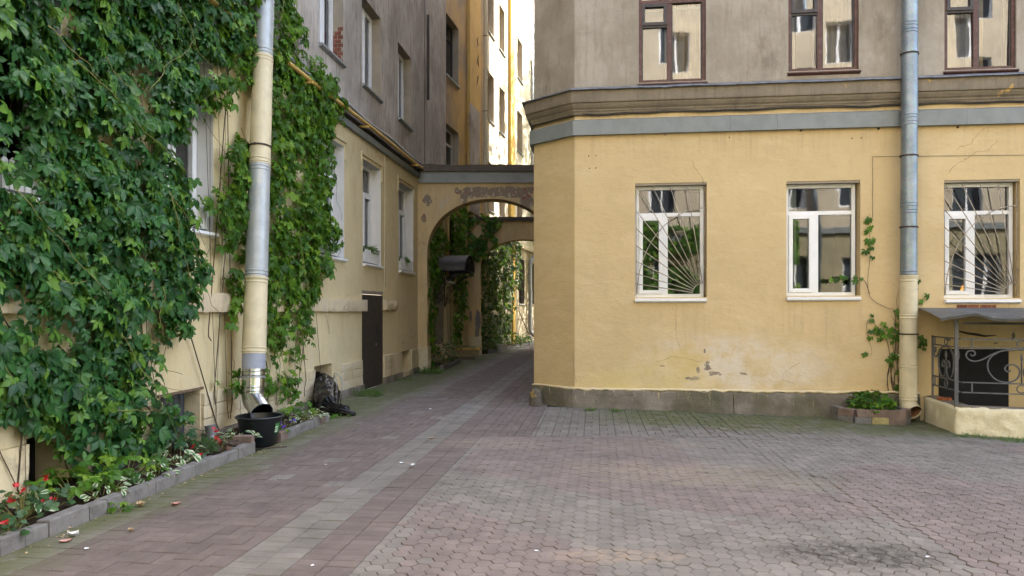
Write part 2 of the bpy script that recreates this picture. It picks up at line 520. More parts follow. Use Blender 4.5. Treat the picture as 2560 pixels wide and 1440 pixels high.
def paver_mat(name, a, b, seed):
    g = G(name)
    r = g.math('FRACT', g.math('ADD', g.n('ShaderNodeObjectInfo').outputs['Random'], g.attr('rnd')))
    c = g.mix(a, b, r)
    c = g.mix(c, mul(a, 0.58), g.math('MULTIPLY', g.ramp(g.noise(2.6, 8, 0.76), 0.40, 0.68), 0.85))
    sp = g.noise(170, 3, 0.6)
    c = g.mix(c, mul(a, 1.6), g.math('MULTIPLY', g.ramp(sp, 0.6, 0.75), 0.4))
    c = g.mix(c, mul(a, 0.45), g.math('MULTIPLY', g.ramp(sp, 0.42, 0.3), 0.45))
    x, y, z = g.xyz()
    # pale sand drifts and oily patches lying on the stones
    for (px, py, rx, ry, col, k) in ((1750, 1185, 0.95, 0.42, (0.27, 0.225, 0.165), 0.8), (1520, 1165, 0.45, 0.25, (0.27, 0.225, 0.165), 0.6),
            (1950, 1205, 0.75, 0.3, (0.20, 0.175, 0.13), 0.7), (1540, 1390, 0.40, 0.14, (0.30, 0.23, 0.17), 0.75), (1240, 1110, 0.6, 0.35, (0.27, 0.23, 0.18), 0.6),
            (2140, 1385, 0.55, 0.26, (0.05, 0.044, 0.038), 0.95), (1100, 1200, 0.5, 0.6, (0.10, 0.095, 0.075), 0.5), (2010, 1185, 0.5, 0.25, (0.11, 0.095, 0.075), 0.7), (1620, 1115, 0.8, 0.3, (0.25, 0.21, 0.16), 0.5)):
        P = gpx(px, py)
        m = g.blob(P, (rx, ry, 5), 0.9, 0.75, 3.2)
        fine = g.ramp(g.noise(13, 6, 0.75), 0.36, 0.62)
        c = g.mix(c, col, g.math('MULTIPLY', g.math('MULTIPLY', m, fine), k))
    # algae and moss close to the walls
    u = g.math('SUBTRACT', x, g.math('MULTIPLY', y, 0.125))
    dl = g.ramp(g.math('ADD', u, g.math('MULTIPLY', g.noise(1.3, 5), 0.9)), -2.85, -3.45)
    dr_ = g.math('ADD', g.math('ADD', y, g.math('MULTIPLY', x, 0.115)), g.math('MULTIPLY', g.noise(1.1, 5), 1.4))
    dr_ = g.math('MULTIPLY', g.ramp(dr_, 10.5, 11.5), g.ramp(x, 0.6, 2.2))
    ms = g.math('MULTIPLY', g.math('MAXIMUM', dl, dr_), g.ramp(g.noise(4, 6, 0.7), 0.26, 0.52))
    c = g.mix(c, (0.088, 0.097, 0.040), g.math('MULTIPLY', ms, 0.95))
    h = g.math('ADD', g.noise(60, 5, 0.7), g.math('MULTIPLY', g.noise(6, 4), 0.8))
    return g.fin(c, 0.88, g.bump(h, 0.35, 0.008), spec=0.35)
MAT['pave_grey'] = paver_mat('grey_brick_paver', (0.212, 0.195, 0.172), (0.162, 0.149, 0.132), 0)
MAT['hex_grey'] = paver_mat('grey_hexagon_paver', (0.224, 0.204, 0.180), (0.176, 0.160, 0.142), 0)
MAT['hex_red'] = paver_mat('red_hexagon_paver', (0.222, 0.182, 0.164), (0.174, 0.143, 0.130), 3)
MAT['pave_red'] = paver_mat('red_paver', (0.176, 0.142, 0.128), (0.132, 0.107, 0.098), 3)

def joint_mat():
    g = G('mossy_joint_soil')
    c = g.mix((0.030, 0.027, 0.021), (0.028, 0.037, 0.012), g.ramp(g.noise(1.5, 6, 0.6), 0.45, 0.62))
    c = g.mix(c, (0.10, 0.085, 0.06), g.math('MULTIPLY', g.ramp(g.noise(0.7, 4), 0.5, 0.7), 0.5))
    return g.fin(c, 1.0, g.bump(g.noise(40, 5), 0.6, 0.01), spec=0.1)
MAT['joint'] = joint_mat()

def soil():
    g = G('flowerbed_soil')
    c = g.mix((0.022, 0.016, 0.011), (0.06, 0.043, 0.03), g.noise(30, 6, 0.7))
    return g.fin(c, 1.0, g.bump(g.noise(35, 6, 0.7), 1.0, 0.03), spec=0.1)
MAT['soil'] = soil()

def simple(name, col, rough=0.6, metal=0.0, var=0.25, scale=8, bumpk=0.1, spec=None, dirt=None):
    g = G(name)
    c = g.mix(col, mul(col, 1 - var), g.ramp(g.noise(scale, 6, 0.65), 0.35, 0.7))
    if dirt: c = g.mix(c, dirt, g.math('MULTIPLY', g.ramp(g.noise(scale * 0.6, 8, 0.75), 0.54, 0.68), 0.8))
    r = g.math('ADD', g.math('MULTIPLY', g.noise(scale * 2, 4), 0.2), rough - 0.1)
    return g.fin(c, r, g.bump(g.noise(scale * 4, 5), bumpk, 0.01) if bumpk else None, metal, spec)
MAT['white_pvc'] = simple('white_plastic_frame', (0.80, 0.81, 0.82), 0.35, 0, 0.06, 5, 0)
MAT['brown_wood'] = simple('red_brown_painted_wood', (0.095, 0.036, 0.026), 0.5, 0, 0.35, 14, 0.3, dirt=(0.16, 0.10, 0.08))
MAT['dark_wood'] = simple('dark_grey_painted_wood', (0.055, 0.045, 0.042), 0.55, 0, 0.3, 14, 0.3)
MAT['door_brown'] = simple('dark_brown_door_paint', (0.040, 0.031, 0.027), 0.55, 0, 0.3, 5, 0.25, dirt=(0.065, 0.052, 0.045))
MAT['black_iron'] = simple('black_iron', (0.016, 0.016, 0.018), 0.5, 0.0, 0.3, 12, 0.2)
MAT['grey_iron'] = simple('grey_painted_iron', (0.105, 0.112, 0.122), 0.55, 0.0, 0.3, 14, 0.2)
MAT['grille'] = simple('worn_beige_grille_paint', (0.40, 0.34, 0.26), 0.55, 0.0, 0.45, 9, 0.1, dirt=(0.10, 0.05, 0.035))
MAT['band'] = simple('grey_sheet_metal_band', (0.205, 0.228, 0.228), 0.5, 0.0, 0.18, 3, 0.06, dirt=(0.165, 0.18, 0.175))
MAT['flash'] = simple('old_zinc_flashing', (0.20, 0.205, 0.215), 0.45, 0.35, 0.45, 6, 0.4, dirt=(0.10, 0.085, 0.075))
MAT['roof_brown'] = simple('brown_roof_sheet', (0.085, 0.068, 0.060), 0.55, 0.1, 0.35, 4, 0.3)
MAT['awning'] = simple('grey_awning_sheet', (0.125, 0.13, 0.132), 0.5, 0.2, 0.3, 5, 0.25, dirt=(0.09, 0.09, 0.09))
MAT['gas_yellow'] = simple('yellow_gas_pipe_paint', (0.55, 0.36, 0.10), 0.5, 0, 0.25, 8, 0.1, dirt=(0.32, 0.23, 0.11))
MAT['pipe_yellow'] = simple('cream_painted_pipe', (0.62, 0.55, 0.37), 0.5, 0, 0.14, 6, 0.08, dirt=(0.52, 0.47, 0.34))
MAT['pipe_primer'] = simple('grey_primer', (0.30, 0.33, 0.40), 0.6, 0, 0.1, 6, 0)
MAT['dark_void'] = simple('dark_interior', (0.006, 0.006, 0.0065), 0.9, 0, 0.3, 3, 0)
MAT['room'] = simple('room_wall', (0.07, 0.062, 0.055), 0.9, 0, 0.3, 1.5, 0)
MAT['rust'] = simple('rusty_bracket', (0.055, 0.038, 0.030), 0.7, 0.2, 0.4, 14, 0.2)
MAT['black_rubber'] = simple('black_cable', (0.014, 0.014, 0.014), 0.6, 0, 0.2, 8, 0)
MAT['bucket'] = simple('black_plastic', (0.010, 0.013, 0.016), 0.38, 0, 0.3, 6, 0.05)
MAT['water'] = simple('bucket_water', (0.005, 0.008, 0.010), 0.12, 0, 0.1, 6, 0.0)
MAT['label_green'] = simple('green_sticker', (0.06, 0.20, 0.06), 0.5, 0, 0.1, 6, 0)
MAT['label_white'] = simple('white_sticker', (0.66, 0.66, 0.62), 0.5, 0, 0.1, 6, 0)
MAT['pot'] = simple('pale_plastic_pot', (0.55, 0.53, 0.48), 0.6, 0, 0.2, 6, 0.1)
MAT['picket'] = simple('white_plastic_picket', (0.72, 0.72, 0.70), 0.5, 0, 0.1, 9, 0)
MAT['yellow_planter'] = simple('yellow_planter_paint', (0.55, 0.36, 0.08), 0.7, 0, 0.3, 8, 0.3)
MAT['planter_side'] = simple('moulded_concrete', (0.34, 0.27, 0.17), 0.9, 0, 0.4, 14, 1.0)
MAT['stem'] = simple('brown_vine_stem', (0.085, 0.058, 0.038), 0.8, 0, 0.4, 25, 0.4)
MAT['young_stem'] = simple('green_brown_stem', (0.24, 0.23, 0.07), 0.7, 0, 0.4, 25, 0.2)
MAT['kerb'] = simple('grey_kerb_brick', (0.185, 0.178, 0.17), 0.9, 0, 0.35, 7, 0.6, dirt=(0.10, 0.092, 0.08))
MAT['kerb_red'] = simple('brown_kerb_brick', (0.20, 0.145, 0.12), 0.9, 0, 0.35, 7, 0.6, dirt=(0.10, 0.085, 0.07))
MAT['kerb_yellow'] = simple('yellow_painted_brick', (0.36, 0.31, 0.14), 0.9, 0, 0.35, 9, 0.6, dirt=(0.2, 0.17, 0.1))
MAT['brick'] = simple('exposed_red_brick', (0.26, 0.095, 0.06), 0.95, 0, 0.5, 9, 0.8)
MAT['mortar'] = simple('old_mortar', (0.30, 0.25, 0.20), 0.95, 0, 0.4, 12, 0.8)
MAT['wood'] = simple('grey_wood', (0.16, 0.11, 0.07), 0.8, 0, 0.4, 9, 0.4)
MAT['red_flower'] = simple('red_petal', (0.42, 0.008, 0.010), 0.5, 0, 0.3, 30, 0)
MAT['violet_flower'] = simple('violet_petal', (0.10, 0.02, 0.42), 0.5, 0, 0.4, 30, 0)
MAT['pink_leaf'] = simple('fallen_pink_leaf', (0.50, 0.27, 0.23), 0.7, 0, 0.2, 30, 0)
MAT['tan_leaf'] = simple('fallen_tan_leaf', (0.42, 0.30, 0.18), 0.8, 0, 0.3, 30, 0)
MAT['paper'] = simple('white_scrap', (0.75, 0.76, 0.78), 0.4, 0, 0.1, 30, 0)
MAT['curtain'] = simple('beige_curtain', (0.62, 0.54, 0.38), 0.9, 0, 0.2, 3, 0)
MAT['curtain_w'] = simple('white_curtain', (0.62, 0.62, 0.60), 0.9, 0, 0.15, 3, 0)
MAT['ceramic'] = simple('white_ceramic', (0.7, 0.7, 0.7), 0.3, 0, 0.1, 4, 0)
MAT['hatch'] = simple('corrugated_dark_sheet', (0.045, 0.05, 0.065), 0.5, 0.2, 0.3, 6, 0.1)
MAT['guard'] = simple('guard_stone', (0.11, 0.095, 0.075), 0.9, 0, 0.4, 12, 0.9, dirt=(0.55, 0.36, 0.06))
MAT['old_zinc'] = simple('weathered_zinc', (0.34, 0.36, 0.37), 0.45, 0.5, 0.3, 7, 0.1)
MAT['graffiti'] = simple('black_marker', (0.02, 0.02, 0.02), 0.6, 0, 0.1, 9, 0)
MAT['peat'] = simple('plant_box_soil', (0.05, 0.035, 0.025), 1.0, 0, 0.4, 30, 0.8)

def galv():
    g = G('galvanised_steel')
    c = g.mix((0.27, 0.325, 0.365), (0.20, 0.25, 0.29), g.ramp(g.noise(3, 5, 0.6), 0.35, 0.65))
    v = g.voro(45, 'F1', None, 'Color')
    c = g.mix(c, v, 0.06)
    r = g.math('ADD', g.math('MULTIPLY', g.noise(6, 5, 0.7), 0.3), 0.36)
    return g.fin(c, r, g.bump(g.noise(4, 4), 0.12, 0.02), 0.75)
MAT['galv'] = galv()
MAT['galv_pale'] = simple('pale_weathered_zinc_pipe', (0.40, 0.44, 0.46), 0.45, 0.25, 0.22, 5, 0.1, dirt=(0.50, 0.48, 0.40))
def galv_new():
    g = G('bright_new_galvanised_steel')
    return g.fin(g.mix((0.55, 0.57, 0.59), (0.42, 0.44, 0.46), g.noise(9, 4)), 0.22, g.bump(g.noise(6, 3), 0.04, 0.02), 1.0)
MAT['galv_new'] = galv_new()

def glass(name, wav=0.0, tint=(1, 1, 1), ior=2.3):
    g = G(name)
    tr = g.n('ShaderNodeBsdfTransparent'); tr.inputs[0].default_value = (*mul(tint, 0.86), 1)
    gl = g.n('ShaderNodeBsdfGlossy'); gl.inputs['Roughness'].default_value = 0.02
    gl.inputs['Color'].default_value = (0.95, 0.97, 1, 1)
    fr = g.n('ShaderNodeFresnel'); fr.inputs['IOR'].default_value = ior
    if wav:
        b = g.bump(g.noise(2.6, 2, 0.4, vec=g.mapping((1, 1, 0.6))), wav, 0.03)
        g.link(b, gl.inputs['Normal'])
    mx = g.n('ShaderNodeMixShader')
    g.link(fr.outputs[0], mx.inputs[0]); g.link(tr.outputs[0], mx.inputs[1]); g.link(gl.outputs[0], mx.inputs[2])
    g.link(mx.outputs[0], g.out.inputs['Surface'])
    return g.m
MAT['glass'] = glass('window_glass', 0.035, (0.9, 1.0, 0.95), ior=1.95)
MAT['glass_old'] = glass('old_wavy_glass', 0.025, (1, 0.98, 0.92), 2.3)

def bag():
    g = G('black_rubbish_bag_film')
    w = g.n('ShaderNodeTexNoise'); g.link(g.mapping((1, 1, 0.7)), w.inputs['Vector']); w.inputs['Scale'].default_value = 9; w.inputs['Detail'].default_value = 6; w.inputs['Distortion'].default_value = 1.2
    
    return g.fin((0.004, 0.004, 0.005), 0.27, g.bump(w.outputs['Fac'], 0.3, 0.02), 0, 0.3)
MAT['bag'] = bag()

def leaf_mat(name, dark, mid, light, trans=0.35, rough=0.42, varieg=False, margin=(0.62, 0.64, 0.46)):
    g = G(name)
    r = g.math('FRACT', g.math('ADD', g.n('ShaderNodeObjectInfo').outputs['Random'], g.attr('rnd')))
    c = g.mix(dark, mid, g.ramp(r, 0.0, 0.8))
    c = g.mix(c, light, g.ramp(r, 0.72, 1.0))
    c = g.mix(c, mul(mid, 0.7), g.math('MULTIPLY', g.noise(28, 3), 0.4))
    uv = g.n('ShaderNodeUVMap').outputs[0]
    u = g.xyz(uv)[0]
    mid_d = g.math('ABSOLUTE', g.math('SUBTRACT', u, 0.5))
    if varieg:
        e = g.ramp(g.math('ADD', mid_d, g.math('MULTIPLY', g.noise(22, 4), 0.25)), 0.36, 0.42)
        c = g.mix(c, margin, e)
    else:
        c = g.mix(c, light, g.math('MULTIPLY', g.ramp(mid_d, 0.045, 0.0), 0.5))
    g.fin(c, rough, None, 0, 0.3)
    tl = g.n('ShaderNodeBsdfTranslucent'); g.put(tl.inputs[0], g.mix(c, (0.25, 0.42, 0.03), 0.45))
    mx = g.n('ShaderNodeMixShader'); mx.inputs[0].default_value = trans
    g.link(g.b.outputs[0], mx.inputs[1]); g.link(tl.outputs[0], mx.inputs[2]); g.link(mx.outputs[0], g.out.inputs['Surface'])
    return g.m
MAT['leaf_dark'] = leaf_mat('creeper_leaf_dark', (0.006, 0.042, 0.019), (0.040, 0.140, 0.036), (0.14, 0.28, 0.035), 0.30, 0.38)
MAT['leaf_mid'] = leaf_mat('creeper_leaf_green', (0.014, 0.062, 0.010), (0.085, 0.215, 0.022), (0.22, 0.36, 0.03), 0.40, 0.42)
MAT['leaf_far'] = leaf_mat('far_creeper_leaf', (0.018, 0.055, 0.016), (0.036, 0.095, 0.022), (0.11, 0.19, 0.04), 0.3, 0.5)  # duller leaf green for creeper and plants along the lane
MAT['leaf_var'] = leaf_mat('white_edged_leaf', (0.05, 0.14, 0.06), (0.08, 0.19, 0.075), (0.14, 0.26, 0.09), 0.25, 0.5, True)
MAT['leaf_begonia'] = leaf_mat('begonia_leaf', (0.03, 0.075, 0.035), (0.05, 0.12, 0.045), (0.10, 0.15, 0.05), 0.25, 0.35)
MAT['leaf_purple'] = leaf_mat('dark_begonia_leaf', (0.035, 0.018, 0.018), (0.06, 0.03, 0.026), (0.10, 0.05, 0.03), 0.2, 0.4)
MAT['leaf_grass'] = leaf_mat('grass_blade', (0.05, 0.11, 0.02), (0.08, 0.17, 0.03), (0.17, 0.23, 0.06), 0.35, 0.5)
MAT['leaf_conifer'] = leaf_mat('conifer_needle', (0.02, 0.07, 0.025), (0.04, 0.12, 0.035), (0.08, 0.18, 0.05), 0.2, 0.6)
MAT['leaf_tree'] = leaf_mat('tree_leaf', (0.03, 0.08, 0.02), (0.06, 0.13, 0.03), (0.10, 0.18, 0.04), 0.35, 0.5)

# ------------------------------------------------------------------ the ground and its paving
def build_ground():
    mb = MB()
    xs = list(np.arange(-14, 26.1, 0.5)); ys = list(np.arange(-11, 60.1, 0.5))
    nx = len(xs)
    vs = [(x, y, ground_z(x, y) - 0.009) for y in ys for x in xs]
    fs = [(j * nx + i, j * nx + i + 1, (j + 1) * nx + i + 1, (j + 1) * nx + i) for j in range(len(ys) - 1) for i in range(nx - 1)]
    mb.add(vs, fs)
    tag(mb.build('ground', MAT['joint'], smooth=True, recalc=False), kind='structure')
build_ground()

AL = math.hypot(1, 0.125)
E1 = (0.125 / AL, 1 / AL)      # along the alley
E2 = (1 / AL, -0.125 / AL)     # across it, to the right
def ab(a, b): return (E1[0] * a + E2[0] * b, E1[1] * a + E2[1] * b)
def bof(x, y): return E2[0] * x + E2[1] * y

def clip(poly, nx, ny, c):
    """keep the side nx*x + ny*y >= c"""
    out = []
    n = len(poly)
    for i in range(n):
        p, q = poly[i], poly[(i + 1) % n]
        dp, dq = nx * p[0] + ny * p[1] - c, nx * q[0] + ny * q[1] - c
        if dp >= 0: out.append(p)
        if (dp > 0 > dq) or (dp < 0 < dq):
            t = dp / (dp - dq)
            out.append((p[0] + (q[0] - p[0]) * t, p[1] + (q[1] - p[1]) * t))
    return out
def parea(p): return 0.5 * sum(p[i][0] * p[(i + 1) % len(p)][1] - p[(i + 1) % len(p)][0] * p[i][1] for i in range(len(p)))
def inset(poly, d):
    n = len(poly); L = []
    for i in range(n):
        p, q = poly[i], poly[(i + 1) % n]
        ex, ey = q[0] - p[0], q[1] - p[1]; l = math.hypot(ex, ey)
        if l < 1e-6: continue
        nx, ny = -ey / l, ex / l
        L.append((nx, ny, nx * p[0] + ny * p[1] + d))
    out = list(poly)
    for (nx, ny, c) in L: out = clip(out, nx, ny, c)
    return out

PAVERS = {'brick': [], 'hexagon': []}
def put_paver(kind, poly, col, cuts):
    for c in cuts: 
        poly = clip(poly, *c)
        if len(poly) < 3: return
    if len(poly) < 3 or parea(poly) < 0.0006: return
    PAVERS[kind].append((poly, col))

CELL = 0.2045
def cell_bricks(org, e1, e2, a, b, kind):
    """the two bricks of one square cell, lying along (1) or across (0)"""
    h = CELL / 2
    P = lambda x, y: (org[0] + e1[0] * x + e2[0] * y, org[1] + e1[1] * x + e2[1] * y)
    if kind: return [[P(a, b + k * h), P(a, b + (k + 1) * h), P(a + CELL, b + (k + 1) * h), P(a + CELL, b + k * h)][::-1] for k in (0, 1)]
    return [[P(a + k * h, b), P(a + k * h, b + CELL), P(a + (k + 1) * h, b + CELL), P(a + (k + 1) * h, b)][::-1] for k in (0, 1)]

def ccw(p): return p if parea(p) > 0 else p[::-1]
B0 = -2.34
YS = 9.12           # far edge of the hexagon field
rr = random.Random(3)
def alley_cells():
    na = int((34 - 2.6) / CELL)
    for i in range(na):
        a = 2.6 + i * CELL
        for j in range(-6, 4):
            b = B0 + j * CELL
            if j >= 0: kind, col = 0, ('grey' if j < 2 else 'red')
            else:
                kind = (i + j) % 2
                col = 'red' if rr.random() > 0.03 else 'grey'
                if a > 13 and j < -4: col = 'grey'
            for p in cell_bricks((0, 0), E1, E2, a, b, kind): put_paver('brick', ccw(p), col, [])
        # border along the flower bed, and the strip up to the wall past it
        for p in cell_bricks((0, 0), E1, E2, a, B0 - 7 * CELL, 0): put_paver('brick', ccw(p), 'grey', [])
        b0 = B0 - 7 * CELL - 0.114
        P = [ab(a, b0), ab(a + CELL, b0), ab(a + CELL, b0 + 0.114), ab(a, b0 + 0.114)]
        put_paver('brick', ccw(P), 'grey', [])
        if a > 9.95:
            for j in range(1, 6):
                for p in cell_bricks((0, 0), E1, E2, a, b0 - j * CELL, (i + j) % 2): put_paver('brick', ccw(p), 'grey', [(E2[0], E2[1], -4.76)])
        if a > YS - 0.5:
            for j in range(4, 7):
                for p in cell_bricks((0, 0), E1, E2, a, B0 + j * CELL, (i + j) % 2):
                    put_paver('brick', ccw(p), 'red' if a < 12 else rr.choice(['red', 'red', 'grey']), [(0, 1, YS)] if a < YS + 0.3 else [])
    # beyond the arches the lane widens to the right
    for i in range(int((40 - 26) / CELL)):
        for j in range(7, 22):
            a = 26 + i * CELL
            for p in cell_bricks((0, 0), E1, E2, a, B0 + j * CELL, (i + j) % 2): put_paver('brick', ccw(p), 'grey', [])
alley_cells()
BR = B0 + 7 * CELL
def facade_cells():
    l = math.hypot(1, 0.115); e2 = (1 / l, -0.115 / l); e1 = (0.115 / l, 1 / l)
    org = (0, 11.968)
    for i in range(0, 18):
        for j in range(-8, 46):
            a, b = -(i + 1) * CELL, j * CELL
            for p in cell_bricks(org, e1, e2, a, b, (i + j) % 2 if i != 0 else 1):
                put_paver('brick', ccw(p), 'grey' if rr.random() > 0.1 else 'red', [(0, 1, YS), (E2[0], E2[1], BR), (-0.0, 1.0, YS)])
facade_cells()
RED_POLYS = [[(960, 1500), (1040, 1262), (1130, 1262), (1300, 1318), (1420, 1352), (1480, 1390), (1490, 1500)],
             [(1130, 1172), (1230, 1090), (1500, 1080), (1650, 1098), (1740, 1150), (1790, 1195), (2090, 1235), (2110, 1165), (2240, 1160), (2420, 1205), (2700, 1215), (2700, 1500), (2450, 1440), (2390, 1380), (2230, 1298), (2040, 1300), (1770, 1283), (1620, 1262), (1500, 1238), (1300, 1200)],
             [(2420, 1105), (2700, 1105), (2700, 1150), (2560, 1140)]]
def inpoly(x, y, poly):
    r = False; n = len(poly); j = n - 1
    for i in range(n):
        xi, yi = poly[i]; xj, yj = poly[j]
        if (yi > y) != (yj > y) and x < (xj - xi) * (y - yi) / (yj - yi) + xi: r = not r
        j = i
    return r
RED_G = [[tuple(gpx(x, y)[:2]) for (x, y) in P] for P in RED_POLYS]
def hex_field():
    Rh = 0.0635; ca = 1.5 * Rh; ra = math.sqrt(3) * Rh
    for j in range(-1, 112):
        b = B0 + 4 * CELL + 0.02 + j * ca
        for i in range(0, 86):
            a = 2.3 + i * ra + (ra / 2 if j % 2 else 0)
            cx, cy = ab(a, b)
            if cx > 9.3 or cy > 9.4 or cx > cy * 0.80 + 1.0: continue
            poly = [(cx + Rh * (E2[0] * math.cos(k * math.pi / 3) + E1[0] * math.sin(k * math.pi / 3)), cy + Rh * (E2[1] * math.cos(k * math.pi / 3) + E1[1] * math.sin(k * math.pi / 3))) for k in range(6)]
            red = any(inpoly(cx, cy, P) for P in RED_G)
            if rr.random() < 0.012: red = not red
            put_paver('hexagon', ccw(poly), 'red' if red else 'grey', [(E2[0], E2[1], B0 + 4 * CELL), (0, -1, -YS)])
hex_field()

def paver_geo(poly, tilt, zc):
    """local vertices (centred) and faces of one paver"""
    cx = sum(p[0] for p in poly) / len(poly); cy = sum(p[1] for p in poly) / len(poly)
    q = 0.0021 if len(poly) > 4 else 0.0028
    a = inset(poly, q); b = inset(poly, q + (0.0026 if len(poly) > 4 else 0.0036))
    if len(a) < 3: return None
    if len(a) != len(b):
        mx = sum(p[0] for p in a) / len(a); my = sum(p[1] for p in a) / len(a)
        b = [(mx + (p[0] - mx) * 0.95, my + (p[1] - my) * 0.95) for p in a]
    n = len(a)
    vs = [(p[0] - cx, p[1] - cy, -0.04) for p in a] + [(p[0] - cx, p[1] - cy, -0.0035) for p in a] + [(p[0] - cx, p[1] - cy, 0) for p in b]
    fs = [tuple(2 * n + k for k in range(n))]
    for q in (0, n):
        for k in range(n):
            k2 = (k + 1) % n
            fs.append((q + k, q + k2, q + n + k2, q + n + k))
    return cx, cy, vs, fs

def lay(kind, parent_name, piece):
    root = bpy.data.objects.new(parent_name, None); COL.objects.link(root); tag(root, kind='structure')
    items = []
    for (poly, col) in PAVERS[kind]:
        g = paver_geo(poly, 0, 0)
        if not g: continue
        cx, cy, vs, fs = g
        if cy < 2.2 or abs(cx) > cy * 0.9 + 1.2: continue
        x, y = topx((cx, cy, 0))
        vis = -20 < x < 2580 and y < 1460
        size = abs(parea(poly)) * 1800 * 2880 / cy ** 3 if vis else 0
        items.append((size, cx, cy, vs, fs, col))
    items.sort(key=lambda t: -t[0])
    cache = {}
    rest = {'red': [[], [], []], 'grey': [[], [], []]}
    r = random.Random(11)
    for i, (size, cx, cy, vs, fs, col) in enumerate(items):
        z = ground_z(cx, cy) + r.gauss(0, 0.0018)
        tx = (ground_z(cx + 0.2, cy) - ground_z(cx - 0.2, cy)) / 0.4 + r.gauss(0, 0.007)
        ty = (ground_z(cx, cy + 0.2) - ground_z(cx, cy - 0.2)) / 0.4 + r.gauss(0, 0.007)
        rz = r.gauss(0, 0.006)
        if i < 300:
            key = (col, len(vs), tuple(round(c, 3) for v in vs[:4] for c in v[:2]))
            if key not in cache:
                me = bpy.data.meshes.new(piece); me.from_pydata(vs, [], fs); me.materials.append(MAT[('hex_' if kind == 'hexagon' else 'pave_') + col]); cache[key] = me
            o = bpy.data.objects.new(piece, cache[key]); COL.objects.link(o)
            o.location = (cx, cy, z); o.rotation_euler = (ty, -tx, rz); o.parent = root
        else:
            V_, F_, Rn = rest[col]
            b = len(V_)
            V_.extend([(cx + v[0] - rz * v[1], cy + v[1] + rz * v[0], z + v[2] + tx * v[0] + ty * v[1]) for v in vs])
            F_.extend([tuple(k + b for k in f) for f in fs]); Rn.extend([r.random()] * len(fs))
    for col, (V_, F_, Rn) in rest.items():
        me = bpy.data.meshes.new(piece + '_field'); me.from_pydata(V_, [], F_)
        at = me.attributes.new('rnd', 'FLOAT', 'FACE'); at.data.foreach_set('value', Rn)
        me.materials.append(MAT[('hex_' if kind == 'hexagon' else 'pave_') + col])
        o = bpy.data.objects.new(piece + '_field', me); COL.objects.link(o); o.parent = root
        tag(o, kind='stuff', label=('dull red' if col == 'red' else 'grey') + ' paving stones farther off')
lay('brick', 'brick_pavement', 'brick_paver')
lay('hexagon', 'hexagon_pavement', 'hexagon_paver')

# ------------------------------------------------------------------ windows
def crom2(pts):
    out = []
    for (a, b) in zip(pts[:-1], pts[1:]):
        for k in range(4): out.append((a[0] + (b[0] - a[0]) * k / 4, a[1] + (b[1] - a[1]) * k / 4))
    return out + [pts[-1]]
MAT['crack'] = simple('crack_shadow_dirt', (0.20, 0.14, 0.08), 0.95, 0, 0.3, 9, 0)
MAT['back_pane'] = simple('far_window_pane', (0.05, 0.06, 0.07), 0.35, 0, 0.2, 2, 0, 0.15)
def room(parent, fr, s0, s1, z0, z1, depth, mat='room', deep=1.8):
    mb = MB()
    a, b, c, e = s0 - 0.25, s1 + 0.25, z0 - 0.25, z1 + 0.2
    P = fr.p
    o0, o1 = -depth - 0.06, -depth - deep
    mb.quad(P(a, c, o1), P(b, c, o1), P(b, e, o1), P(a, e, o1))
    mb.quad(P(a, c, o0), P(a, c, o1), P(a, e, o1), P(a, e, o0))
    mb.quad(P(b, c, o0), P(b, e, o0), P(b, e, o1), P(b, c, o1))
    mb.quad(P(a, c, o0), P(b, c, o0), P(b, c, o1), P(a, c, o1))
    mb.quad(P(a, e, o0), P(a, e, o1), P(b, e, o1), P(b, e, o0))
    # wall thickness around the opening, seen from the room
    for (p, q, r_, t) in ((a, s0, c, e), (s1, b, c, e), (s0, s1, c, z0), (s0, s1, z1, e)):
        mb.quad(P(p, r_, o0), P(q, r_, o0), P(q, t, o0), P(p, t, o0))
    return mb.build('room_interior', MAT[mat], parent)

def pane(parent, fr, s0, s1, z0, z1, o, mat='glass'):
    k = 0.008 if mat == 'glass_old' else 0.003
    a, b = random.gauss(0, k) * (s1 - s0), random.gauss(0, k) * (z1 - z0)   # panes never sit quite true
    mb = MB(); mb.quad(fr.p(s0, z0, o - a - b), fr.p(s1, z0, o + a - b), fr.p(s1, z1, o + a + b), fr.p(s0, z1, o - a + b))
    return mb.build('pane', MAT[mat], parent, recalc=False)
def bars(mb, fr, s0, s1, z0, z1, w, o0, o1):
    mb.fbox(fr, s0, s0 + w, z0, z1, o0, o1); mb.fbox(fr, s1 - w, s1, z0, z1, o0, o1)
    mb.fbox(fr, s0 + w, s1 - w, z0, z0 + w, o0, o1); mb.fbox(fr, s0 + w, s1 - w, z1 - w, z1, o0, o1)
def sill(parent, fr, s0, s1, z, depth, out=0.07, mat='white_pvc', drop=0.035):
    mb = MB()
    P = fr.p
    a, b = s0 - 0.015, s1 + 0.02
    mb.add([P(a, z, -depth), P(b, z, -depth), P(b, z - 0.03, out), P(a, z - 0.03, out), P(b, z - 0.03 - drop, out), P(a, z - 0.03 - drop, out), P(b, z - 0.06 - drop, 0.0), P(a, z - 0.06 - drop, 0.0), P(a, z - 0.06, -depth), P(b, z - 0.06, -depth)],
           [(0, 1, 2, 3), (3, 2, 4, 5), (5, 4, 6, 7), (0, 3, 5, 7, 8), (1, 9, 6, 4, 2)])
    return mb.build('window_sill', MAT[mat], parent)

